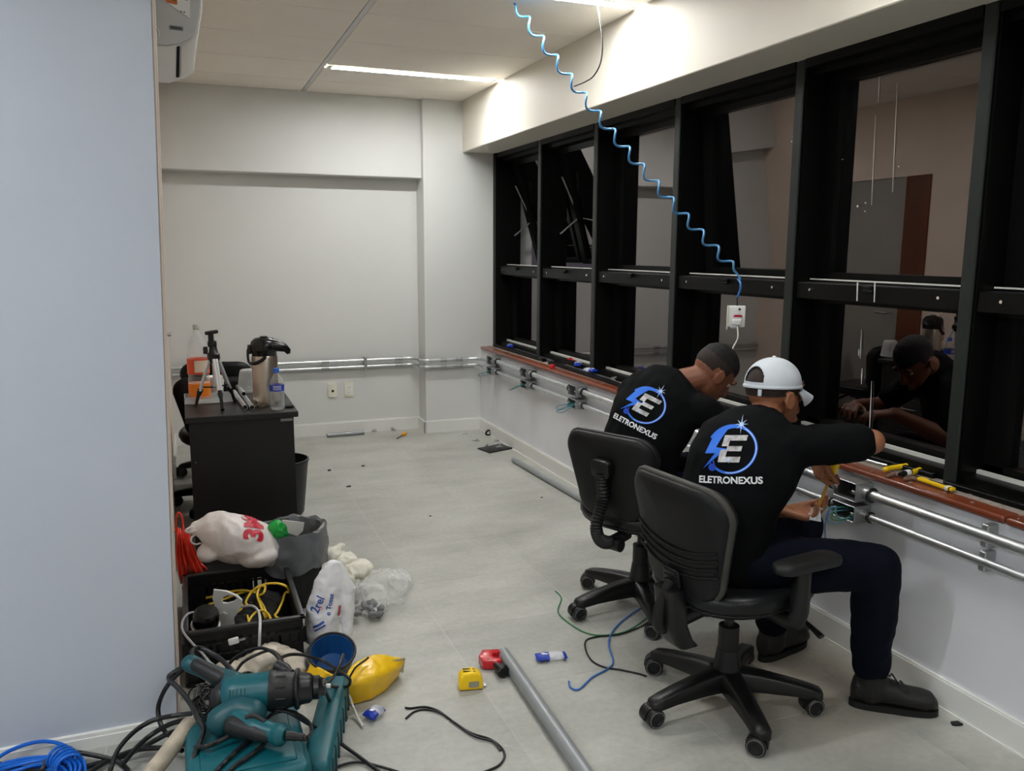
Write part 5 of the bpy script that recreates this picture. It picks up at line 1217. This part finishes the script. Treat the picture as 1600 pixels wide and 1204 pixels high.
# black cords
def C_(pts): return [at(x, y, z=z_) for x, y, z_ in pts]
cords = (
 ('drill cord looping over the pale blue wall corner', [(306, 1032, .26), (300, 1018, .28), (312, 1012, .27), (340, 1026, .25), (362, 1046, .24), (372, 1056, .22), (390, 1052, .2), (410, 1068, .19)], .0075),
 ('big loop of black cord at the wall corner', [(297, 1036, .26), (272, 1058, .22), (255, 1082, .16), (247, 1110, .10), (256, 1140, .06), (282, 1160, .05), (312, 1167, .16), (342, 1158, .17), (362, 1146, .18)], .0075),
 ('black cord crossing beside the sealant tube', [(300, 1034, .262), (272, 1050, .25), (264, 1060, .235), (280, 1076, .22), (297, 1098, .2), (308, 1120, .19), (318, 1142, .17), (305, 1175, .15), (296, 1204, .12), (292, 1230, .1)], .0075),
 ('black cord arching above the hammer drill', [(350, 1052, .22), (362, 1032, .25), (384, 1018, .27), (408, 1012, .28), (428, 1020, .28), (438, 1032, .27)], .0055),
 ('second black cord arching above the hammer drill', [(368, 1050, .22), (380, 1034, .24), (402, 1022, .26), (424, 1016, .26), (440, 1030, .25), (446, 1052, .24)], .005),
 ('black cord looping over the yellow pouch', [(436, 1028, .22), (455, 1022, .20), (480, 1024, .18), (508, 1034, .15), (530, 1048, .16), (546, 1060, .15), (544, 1071, .12), (528, 1073, .11), (508, 1070, .2)], .0055),
 ('black cord rising from the chuck', [(508, 1070, .2), (520, 1058, .2), (532, 1036, .22), (536, 1022, .22)], .0055),
 ('black cord falling off the right of the tool case', [(506, 1074, .2), (514, 1092, .12), (524, 1108, .06), (534, 1118, .03), (542, 1122, .015)], .006),
 ('thin grey-black cord winding around the smaller drill', [(480, 1153, .19), (487, 1142, .18), (482, 1128, .17), (464, 1115, .17), (445, 1110, .18), (428, 1114, .18), (415, 1124, .18)], .0055),
 ('black cord running to the bottom edge', [(420, 1108, .19), (450, 1112, .18), (478, 1128, .14), (510, 1146, .07), (545, 1170, .015), (580, 1196, .01), (598, 1210, .008)], .0055),
 ('black cord draped on the case lid', [(398, 1150, .165), (380, 1164, .16), (362, 1180, .158), (346, 1196, .155), (330, 1214, .15)], .0065),
 ('second black cord draped on the case lid', [(416, 1156, .165), (406, 1168, .16), (388, 1182, .158), (370, 1194, .155), (350, 1212, .15)], .0065),
 ('black cord along the foot of the pale blue wall', [(-8, 1192, .012), (60, 1204, .01), (75, 1185, .03), (110, 1175, .04), (150, 1180, .03), (185, 1190, .02), (200, 1204, .012)], .0075),
 ('upper black cord curving up to the tangle', [(172, 1204, .05), (184, 1172, .08), (206, 1146, .10), (232, 1128, .11), (258, 1120, .12), (292, 1115, .13), (310, 1112, .15)], .0075),
 ('middle black cord curving up to the tangle', [(188, 1198, .03), (215, 1166, .06), (240, 1145, .08), (268, 1130, .10), (300, 1122, .12)], .0075),
 ('lower black cord lying at the wall foot', [(90, 1212, .012), (140, 1196, .014), (190, 1182, .02), (228, 1164, .03), (262, 1146, .05), (290, 1138, .08)], .0075),
 ('black cord at the bottom left of the tangle', [(130, 1214, .01), (165, 1190, .02), (210, 1172, .03), (250, 1168, .03), (285, 1172, .05)], .0075),
)
xt = thing('extension_cable', 'black extension cable in loops along the foot of the pale blue wall', 'cable', at(200, 1190, z=0))
for i, (nm, pts, r_) in enumerate(cords):
    cable('power_cord' if i < 12 else 'cable_loop', C_(pts), r_, CORDB, None, parent=dr if i < 8 else d2 if i < 12 else xt)
# tangle of thin black wire between sealant tube and drill
b = B(); rnd = random.Random(21)
for k in range(16):
    cx, cy = 322+rnd.uniform(-8, 10), 1096+rnd.uniform(-10, 12); a0 = rnd.random()*6
    pts = []
    for i in range(9):
        a = a0+i*.75; pts.append(at(cx+(16+rnd.uniform(-4, 8))*cos(a), cy+(16+rnd.uniform(-4, 8))*sin(a), z=.13+.03*rnd.random()))
    b.tube(spline(pts, 5), .0032, 5)
tag(b.build('wire_tangle', CORDB, None, 60), 'tangle of thin black wire behind the sealant tube', 'wires', kind='stuff')
cable('white_flex', C_([(534, 1072, .10), (545, 1086, .06), (552, 1104, .03), (560, 1122, .012), (567, 1134, .008)]), .004, mat('white_flex', (206, 204, 198), .45), 'thin white flex running from the pouch onto the floor', 'cable')
cable('floor_wire', C_([(510, 1210, .006), (530, 1196, .006), (560, 1190, .006), (590, 1196, .006), (624, 1206, .006)]), .004, CORDB, 'black cord lying along the bottom edge right of the tool case', 'cord')
# blue cable coil
BCOIL = mat('blue_coil_cable', (24, 104, 206), .35)
b = B(); cc = V((-.50, 2.47, 0))
for k in range(9):
    rr = .095+.010*(k % 5)+.004*(k//5); z_ = .008+.011*(k//3)
    b.tube([cc+V((rr*1.15*cos(a), rr*.9*sin(a), z_+.004*sin(3*a+k))) for a in [2*pi*i/40 for i in range(40)]], .0048, 6, closed=True)
b.tube(spline([cc+V((-.12, .04, .04)), cc+V((-.06, .12, .055)), cc+V((.02, .145, .06)), cc+V((.09, .12, .05)), cc+V((.15, .05, .03)), cc+V((.16, -.02, .01))], 8), .0055, 6)
for k in range(5):
    a = rad(18+5*k); e = V((cos(a), sin(a), 0)); n_ = V((0, 0, 1))
    b.tube([cc+e*.122+e*(.034*cos(q_))+n_*(.030+.030*sin(q_))+V((-e.y, e.x, 0))*.006*k for q_ in [2*pi*i/16 for i in range(16)]], .0045, 6, closed=True)
tag(b.build('cable_coil', BCOIL, None, 60), 'coil of bright blue cable at the foot of the pale blue wall', 'cable')

# ================================================================== things on the floor
def pipe(name, a, b_, r_, mt, lab, group=None):
    a, b_ = V(a), V(b_); L = (b_-a).length; R_ = frame(b_-a)
    t = B().lathe([(r_, 0), (r_, L), (r_*.86, L), (r_*.86, L-.05)], a, R_, 20, False).lathe([(r_*.86, .05), (r_*.86, 0), (r_, 0)], a, R_, 20, False).build(name, mt)
    tag(t, lab, 'pipe', group)
    B().lathe([(.001, .04), (r_*.855, .04)], a, R_, 16, False).lathe([(.001, L-.04), (r_*.855, L-.04)], a, R_, 16, False).build('bore', BLKHOLE, t)
    return t
PVC = mat('grey_pipe', (150, 154, 156), .4, metal=.3, var=.05, vscale=20)
e = at(786, 1020, z=.023); f_ = at(912, 1204, z=.023)
pipe('floor_pipe', e, e+(f_-e)*1.8, .0235, PVC, 'long grey pipe on the floor running out of the bottom edge')
pipe('floor_pipe', (2.135, 5.40, .019), (2.232, 2.47, .019), .019, PVC, 'long grey pipe on the floor along the window wall, behind the chairs')
pipe('floor_pipe', at(511, 680, z=.018), at(569, 675, z=.018), .0175, PVC, 'short grey pipe lying at the far wall skirting')
# tape measure
c = at(735, 1073, z=0)
tm = thing('tape_measure', 'yellow tape measure on the tiles left of the long pipe', 'tape measure', c, rad(-12))
YEL = mat('tool_yellow', (244, 202, 26), .35, bump=.06, bscale=150)
Tm = world_of(tm) @ M.Scale(1.18, 4)
B().prism([(-.034, 0), (.034, 0), (.036, .008), (.034, .030), (.024, .046), (.004, .052), (-.022, .050), (-.034, .038), (-.036, .01)], (0, .022, .002), (1, 0, 0), (0, 0, 1), (0, -1, 0), .044, .005).warp(lambda p: Tm @ p).build('case', YEL, tm, 50)
B().prism(rpoly(.03, .018, .003, 3), (.008, -.0225, .020), (1, 0, 0), (0, 0, 1), (0, -1, 0), .0012).warp(lambda p: Tm @ p).build('grey_label', mat('grey_tape_label', (150, 146, 128), .5), tm)
for k in range(2): B().box((-.004, -.006+.014*k, .0535), (.036, .004, .0015), M.Rotation(rad(6), 3, 'Y')).warp(lambda p: Tm @ p).build('grip_line', TOOLB, tm)
B().box((.037, 0, .006), (.004, .016, .012)).box((.041, 0, .004), (.01, .014, .002)).warp(lambda p: Tm @ p).build('hook', GALV, tm)
# red pipe cutter
RED = mat('red_tool_paint', (190, 24, 34), .3, coat=.3)
pc = thing('pipe_cutter', 'red pipe cutter with a black knob at the end of the long pipe', 'pipe cutter', at(772, 1035, z=0))
F2 = lambda x, y, z: at(x, y, z=z)
b = B(); b.prism([(0, 0), (.052, .002), (.056, .02), (.032, .030), (.030, .05), (.054, .058), (.05, .075), (.0, .072), (-.012, .036)], at(755, 1046, z=.004), (1.15, -.4, 0), (.3, 1.0, .1), (0, 0, 1), .034, .004)
b.build('jaw_body', RED, pc, 40)
b = B(); limb(b, [F2(768, 1030, .026), F2(778, 1040, .026)], [.013, .012]); link_mesh('neck', fuse(b, .004, 2), RED, pc, 60)
B().tube([F2(775, 1038, .026), F2(783, 1045, .026)], [.012, .012], 12).build('screw_shaft', DARKMET, pc)
ka, kb = F2(781, 1044, .026), F2(788, 1050, .026); R_ = frame(kb-ka)
B().rings([[ka+R_ @ V((rr*(1+.07*(k % 2))*cos(2*pi*k/20), rr*(1+.07*(k % 2))*sin(2*pi*k/20), z_)) for k in range(20)] for z_, rr in ((0, .018), (.004, .023), (.026, .023), (.032, .019))]).build('knob', BLKP, pc, 20)
for y_ in (1024, 1031): B().cyl(F2(762, y_, .034), F2(764, y_+.5, .034), .006, seg=10).build('roller', DARKMET, pc)
# blue and white wrappers
BLUEP = mat('blue_wrapper', (26, 56, 168), .3, bump=.2, bscale=30); WRAPC = film('wrapper_film', (.86, .87, .9), .35, .15)
def wrapper(name, lab, cx, cy, w_, h_, rz, two=True, z0=0., hh=.02, cols=None):
    t = thing(name, lab, 'wrapper', at(cx, cy, z=z0), rz); T_ = world_of(t)
    rnd = random.Random(int(cx)); 
    def pillow(x0, x1, nm, mt):
        rows = []
        n = 9
        for i in range(n):
            x = x0+(x1-x0)*i/(n-1); row = []
            for j in range(14):
                a = 2*pi*j/14; tpr = 1-.75*abs(2*x/w_)**4
                rr = 1+.25*noise.noise(V((x*60, cos(a)*1.5, sin(a)*1.5+cx)))
                row.append(V((x, h_/2*cos(a)*(.92+.08*abs(2*x/w_))*rr, max(.001, hh*.5+hh*.5*tpr*sin(a)*rr))))
            rows.append(row)
        B().rings(rows).warp(lambda p: T_ @ p).build(nm, mt, t, 40)
    pillow(-w_/2, -w_*.08, 'printed_end', BLUEP); pillow(-w_*.08, w_*.40, 'clear_part', WRAPC); pillow(w_*.38, w_/2, 'blue_seal', BLUEP)
    B().prism([(-w_*.30, -h_*.2), (-w_*.12, -h_*.22), (-w_*.16, h_*.1), (-w_*.34, h_*.05)], (0, 0, hh*.98), (1, 0, 0), (0, 1, 0), (0, 0, 1), .001).warp(lambda p: T_ @ p).build('white_print', WHITEP, t)
    return t
wrapper('blue_wrapper', 'blue and clear plastic wrapper on the tiles right of the long pipe', 861, 1030, .115, .05, rad(-12), hh=.028)
wrapper('blue_wrapper', 'small crumpled blue and white wrapper near the yellow pouch', 585, 1120, .062, .048, rad(35), hh=.034)
# loose wires
cable('black_wire', C_([(633, 1105, .004), (642, 1106, .004), (664, 1104, .004), (685, 1110, .004), (704, 1124, .004), (735, 1144, .004), (765, 1154, .004), (784, 1168, .004), (788, 1182, .004), (778, 1196, .004), (755, 1206, .004)]), .0036, BLACKW, 'doubled black wire curling on the tiles at the bottom centre', 'wire')
cable('black_wire', C_([(634, 1122, .004), (646, 1112, .004), (664, 1108, .004), (690, 1114, .006), (712, 1130, .006), (742, 1150, .006), (770, 1158, .006), (782, 1172, .006)]), .0034, BLACKW, 'second strand of the black wire on the tiles at the bottom centre', 'wire')
cable('green_wire', C_([(868, 923, .004), (877, 934, .004), (872, 955, .004), (888, 972, .004), (915, 988, .004), (945, 992, .004), (980, 985, .004), (1010, 965, .004), (1031, 940, .01)]), .003, GREENW, 'thin green wire on the floor by the farther chair', 'wire')
cable('blue_wire', C_([(889, 1064, .004), (892, 1074, .004), (905, 1076, .004), (925, 1058, .004), (950, 1044, .004), (958, 1032, .006), (951, 1005, .006), (960, 982, .006), (985, 960, .008), (1010, 945, .008), (1030, 935, .01)]), .0036, BLUEW, 'blue wire on the floor between the two chairs', 'wire')
cable('black_wire', C_([(1010, 1056, .004), (998, 1052, .004), (970, 1046, .004), (945, 1042, .004), (925, 1032, .004), (915, 1014, .004), (916, 1000, .004), (935, 994, .004), (970, 990, .006), (1008, 975, .006), (1030, 955, .01)]), .0032, BLACKW, 'thin black wire on the floor crossing under the blue one', 'wire')
# by the far wall
pd = thing('steel_plate', 'flat black plate with metal clips on it by the column', 'plate', at(772, 701, z=0))
B().prism([(0, 0), (1, 0), (1, 1), (0, 1)], at(746, 701, z=.002), at(765, 708, z=.002)-at(746, 701, z=.002), at(782, 694, z=.002)-at(746, 701, z=.002), (0, 0, 1), .008, .002).build('plate', BLKP, pd)
def clip(cx, cy, lab, z0=.0, s=1., mt=None):
    c = at(cx, cy, z=z0); a = cx*.7
    d = V((cos(a), sin(a), 0))*.03*s; n = V((-sin(a), cos(a), 0))*.014*s; u_ = V((0, 0, .022*s))
    return tag(B().tube([c-d+u_*.2, c-d*.7+n+u_*.25, c-d*.3-n+u_*.3, c+d*.1+n+u_*1.0, c+d*.45-n+u_*.9, c+d+u_*.3], .0042*s, 6).box(c+u_*.3, (.03*s, .012*s, .006*s), M.Rotation(a, 3, 'Z')).build('metal_clip', mt or GALV), lab, 'clip', 'metal pipe clips on the floor')
clip(583, 674, 'metal pipe clip right of the short floor pipe'); clip(614, 672, 'metal pipe clip left of the yellow screwdriver'); clip(744, 689, 'metal pipe clip left of the black plate')
clip(777, 689, 'metal pipe clip between black ring and black plate'); clip(761, 697, 'metal clip lying on the left of the black plate', .012, .9); clip(780, 699, 'metal clip lying on the right of the black plate', .012, .9)
clip(537, 673, 'metal pipe clip behind the short floor pipe', 0, .8); clip(727, 678, 'metal pipe clip in front of the column', 0, .7); clip(744, 670, 'metal pipe clip in the room corner', 0, .7)
B_ = B(); c = at(763, 678, z=.012); B_.tube([c+V((.020*cos(a), .006*sin(a*2), .020*sin(a)+.012)) for a in [2*pi*k/18 for k in range(18)]], .008, 8, closed=True)
tag(B_.build('black_ring', RUBBER), 'black rubber ring on the floor at the window wall skirting', 'ring')
sd = thing('screwdriver', 'small yellow-handled screwdriver on the floor near the far wall', 'screwdriver', at(627, 680, z=0))
a, b_ = at(634, 676, z=.014), at(620, 685, z=.006); dd = (b_-a)
B().tube([a-dd*.05, a, a+dd*.1, a+dd*.35, a+dd*.42], [.004, .013, .015, .014, .006], 12).build('handle', mat('orange_yellow', (236, 160, 34), .35), sd); B().cyl(a+dd*.42, b_, .004, seg=8).build('shaft', DARKMET, sd)
rnd = random.Random(5)
for px, py, lab in ((514, 735, 'small black scrap on the tiles near the desk'), (567, 728, 'small flat black chip on the open floor'), (545, 760, 'tiny black and white scrap on the floor by the desk bin'), (590, 773, 'tiny pale scrap on the open floor'), (1495, 1132, 'torn black scrap on the floor by the boot of the man in the cap'), (846, 777, 'dark chip on the floor before the farther chair'), (672, 806, 'tiny dark chip mid-floor')):
    c = at(px, py, z=.001); s = .022 if px > 1400 else (.008 if px in (846, 672, 590) else .015)
    P_ = [(s*rnd.uniform(.6, 1.3)*cos(a), s*rnd.uniform(.3, .7)*sin(a)) for a in (0, 1.1, 2.3, 3.4, 4.4, 5.4)]
    tag(B().prism(P_, c, (.9, -.3, 0.05), (.3, .9, .25), (0, 0, 1), s*.35).build('scrap', WHITEP if px == 590 else BLKP), lab, 'scrap', 'scraps on the floor')
b = B(); rnd = random.Random(8)
for k in range(70):
    px, py = rnd.uniform(520, 1000), rnd.uniform(800, 1190)
    c = at(px, py, z=.001); s = rnd.uniform(.0015, .004); b.box(c, (s*2, s, .0015), M.Rotation(rnd.random()*6, 3, 'Z'))
tag(b.build('plaster_crumbs', mat('plaster_crumb', (206, 204, 196), .8)), 'scattered plaster crumbs on the tiles', 'crumbs', kind='stuff')

# ================================================================== things on the window sill
ZS = .7135
def bar(name, a, b_, w_, h_, mt, lab, cat='profile', grp='aluminium profiles along the sill'):
    a, b_ = V(a), V(b_); d = b_-a; R_ = frame(d)
    return tag(B().box((a+b_)/2, (w_, h_, d.length), R_, .002, 1).build(name, mt), lab, cat, grp)
DKAL = mat('dark_grey_profile', (104, 106, 108), .4, metal=.5, var=.1, vscale=15)
bar('aluminium_profile', (2.375, 6.45, ZS+.012), (2.375, 5.42, ZS+.012), .034, .024, BLK_AL, 'black aluminium profile on the sill by the column')
bar('aluminium_profile', (2.415, 6.10, ZS+.010), (2.405, 5.35, ZS+.010), .03, .018, DKAL, 'grey aluminium profile behind the black one by the column')
bar('aluminium_profile', (2.365, 5.30, ZS+.010), (2.350, 4.02, ZS+.010), .030, .02, BLK_AL, 'black aluminium profile on the sill left of the bare-headed man')
bar('aluminium_profile', (2.41, 5.15, ZS+.008), (2.40, 4.45, ZS+.008), .04, .014, DKAL, 'flat grey aluminium strip on the sill below the second window')
bar('aluminium_profile', (2.395, 2.70, ZS+.010), (2.425, 2.10, ZS+.010), .022, .018, BLK_AL, 'black aluminium profile on the sill behind the pliers')
bar('aluminium_profile', (2.355, 2.62, ZS+.006), (2.390, 2.28, ZS+.006), .012, .01, GALV, 'thin bare metal strip on the sill behind the raised elbow')
bar('aluminium_profile', (2.385, 2.02, ZS+.010), (2.40, 1.30, ZS+.010), .03, .018, BLK_AL, 'black aluminium profile on the sill at the right edge of the photo')
for cx, cy, w_, rz, lab in ((797, 543, .10, rad(70), 'blue and white wrapper on the sill by the column'), (903, 572, .13, rad(60), 'blue and clear wrapper on the sill beside the red bottle top'), (922, 582, .10, rad(110), 'blue and white wrapper on the sill nearest the bare-headed man')):
    wrapper('blue_wrapper', lab, cx, cy, w_, .05, rz, z0=ZS+.02, hh=.03)
c = at(863, 575, z=ZS); tag(B().lathe([(.001, 0), (.017, 0), (.018, .004), (.017, .022), (.013, .026), (.001, .026)], c, None, 16).build('bottle_top', mat('red_plastic_cap', (206, 40, 52), .4)), 'round red plastic bottle top on the sill edge', 'bottle top')
c = at(893, 570, z=ZS); tag(B().box(c+V((.0, 0, .03)), (.03, .07, .02), M.Rotation(.4, 3, 'Z'), .004).box(c+V((.0, .02, .042)), (.02, .02, .012), M.Rotation(.4, 3, 'Z'), .003).build('red_clamp', RED), 'small red clamp between the wrappers on the sill', 'clamp')
for px, py, s_, lab in ((846, 564, 1., 'white metal clip on the sill left of the red bottle top'), (958, 596, 1.3, 'metal clip on the sill left of the bare-headed man'), (1112, 632, 1.2, 'metal clip on the sill under the face of the bare-headed man'), (1118, 648, 1.2, 'metal clip on the sill beside the charger cord')):
    o = clip(px, py, lab, ZS, s_); o['group'] = 'metal clips on the sill'
tag(B().box(at(985, 602, z=ZS+.014), (.05, .14, .026), M.Rotation(.15, 3, 'Z'), .008).build('white_sleeve', WHITEP), 'white plastic sleeve on the sill touching the bare-headed man\'s shoulder', 'sleeve')
# pliers
pl = thing('pliers', 'yellow-handled pliers lying on the sill right of the raised elbow', 'pliers', at(1425, 733, z=ZS))
G_ = lambda x, y, z=.012: at(x, y, z=ZS+z)
B().tube(spline([G_(1382, 734), G_(1392, 731), G_(1412, 728), G_(1432, 725), G_(1446, 727)], 6), [.006]+[.0095]*14+[.0085]*10, 10).build('handle', YEL, pl, 60)
B().tube(spline([G_(1424, 738), G_(1436, 734), G_(1448, 730), G_(1456, 728)], 6), [.0095]*10+[.0085]*9, 10).build('handle', YEL, pl, 60)
B().tube([G_(1405, 741), G_(1409, 740), G_(1423, 737.5), G_(1427, 737)], [.006, .0105, .0105, .009], 10).build('grip_end', BLKP, pl)
B().tube([G_(1414, 739), G_(1421, 738)], [.0112, .0112], 10).build('white_band', WHITEP, pl)
B().prism([(-.012, -.013), (.012, -.015), (.05, -.008), (.062, -.002), (.062, .002), (.05, .008), (.012, .015), (-.012, .013)], G_(1455, 729, .006), (.80, -.45, 0.1), (.45, .80, 0), (0, 0, 1), .014, .003).cyl(G_(1457, 728, .006), G_(1457, 728, .024), .006, seg=10).build('jaws', DARKMET, pl)
# cutter knife
kn = thing('cutter_knife', 'yellow snap-off cutter knife on the wooden sill edge', 'knife', at(1465, 756, z=ZS))
ka, kb = G_(1436, 747, .010), G_(1490, 765, .010); d = (kb-ka); R_ = M((d.normalized(), V((0, 0, 1)).cross(d.normalized()), V((0, 0, 1)))).transposed()
B().box(ka.lerp(kb, .5), (d.length, .024, .014), R_, .005, 2).build('handle', YEL, kn)
B().box(ka.lerp(kb, .55)+V((0, 0, .008)), (d.length*.5, .007, .003), R_, .001, 1).build('slider_slot', BLKP, kn)
B().box(ka.lerp(kb, .86), (d.length*.1, .026, .016), R_, .004).build('white_band', WHITEP, kn)
B().box(ka.lerp(kb, .94), (d.length*.03, .0255, .0155), R_, .002).build('black_band', BLKP, kn)
B().box(ka-d*.06, (d.length*.16, .017, .012), R_, .004).build('black_nose', BLKP, kn)
tag(B().tube(spline([G_(1412, 749, .006), G_(1424, 747, .007), G_(1436, 749, .006)], 4), [.004, .007, .008, .008, .008, .008, .008, .007, .004], 8).build('wood_peg', mat('brown_peg', (120, 92, 78), .6)), 'short brown peg left of the cutter knife', 'peg')
tag(B().tube(spline([G_(1386, 744, .005), G_(1398, 741, .006), G_(1408, 744, .005)], 4), [.004, .007, .007, .007, .007, .007, .007, .007, .004], 8).build('wood_peg', mat('brown_peg', (120, 92, 78), .6)), 'short brown peg below the pliers handle', 'peg')
pb2 = thing('screw_bag', 'opened clear bag with brass screws on the sill by the last mullion', 'bag', at(1545, 758, z=ZS))
rows = [[at(1508+72*i/8+6*j/6, 752+9*i/8+13*j/6, z=ZS+.004+.006*abs(noise.noise(V((i*.8, j*.8, 2))))) for j in range(7)] for i in range(9)]
B().grid(rows).solid(.001).build('bag_skin', film('screw_bag_film', (.8, .8, .8), .2, .2), pb2, 50)
BRASS = mat('brass_screws', (196, 156, 84), .25, metal=1); rnd = random.Random(2)
for k in range(12):
    p = at(1552+rnd.uniform(-9, 9), 757+rnd.uniform(-4, 4), z=ZS+.008+rnd.random()*.012); d = V((rnd.uniform(-1, 1), rnd.uniform(-1, 1), rnd.uniform(-.3, .5))).normalized()
    tag(B().cyl(p-d*.009, p+d*.009, .0022, seg=6).cyl(p+d*.009, p+d*.012, .0048, seg=8).build('brass_screw', BRASS), 'brass screw in the small heap on the clear bag', 'screw', 'brass screws heaped on the sill bag')
b = B(); rnd = random.Random(6)
for k in range(120):
    y = rnd.uniform(1.5, 6.4); c = V((rnd.uniform(2.285, 2.42), y, ZS+.0015)); s = rnd.uniform(.002, .007)
    b.box(c, (s*2, s, .003), M.Rotation(rnd.random()*6, 3, 'Z'))
tag(b.build('sill_crumbs', mat('grey_rubble', (150, 142, 136), .85)), 'crumbs of plaster strewn along the sill', 'crumbs', kind='stuff')
# what the man in the cap works with
sdv = thing('screwdriver', 'yellow screwdriver held upright by the man in the white cap', 'screwdriver', at(1290, 760, y=2.13))
h0, h1 = at(1305, 727, y=2.115), at(1277, 797, y=2.14); d = (h1-h0)
B().tube([h0-d*.16, h0-d*.12, h0+d*.02, h0+d*.18, h0+d*.27, h0+d*.30], [.007, .013, .014, .013, .009, .0075], 12).build('handle', YEL, sdv, 50)
B().cyl(h0+d*.30, h0+d*.42, .006, seg=10).build('steel_ferrule', CHROME, sdv)
B().cyl(h0+d*.41, h0+d*.95, .0052, seg=10).build('insulated_shaft', mat('amber_shaft', (190, 140, 40), .35), sdv)
B().cyl(h0+d*.95, h1, .003, seg=8).build('tip', CHROME, sdv)
sb = thing('socket_module', 'shiny metal socket module held in the left palm of the man in the cap', 'socket', at(1273, 804, y=2.14))
c = at(1273, 802, y=2.14); R_ = M((RT, FW.cross(RT)*-1, FW*-1)).transposed() @ M.Rotation(rad(-10), 3, 'Z')
B().rings([[c+R_ @ V((x*k, y_, z_*k)) for x, z_ in ((-.020, -.014), (.020, -.014), (.020, .014), (-.020, .014))] for y_, k in ((-.024, 1.), (-.020, 1.02), (.012, .68), (.016, .66))]).build('module_body', CHROME, sb, 30)
B().box(c+R_ @ V((.006, -.004, .0125)), (.008, .034, .003), R_, .001, 1).build('terminal_strip', WHITEP, sb)
B().box(c+R_ @ V((.012, .020, 0)), (.022, .008, .016), R_, .002).build('terminal_block', GALV, sb)
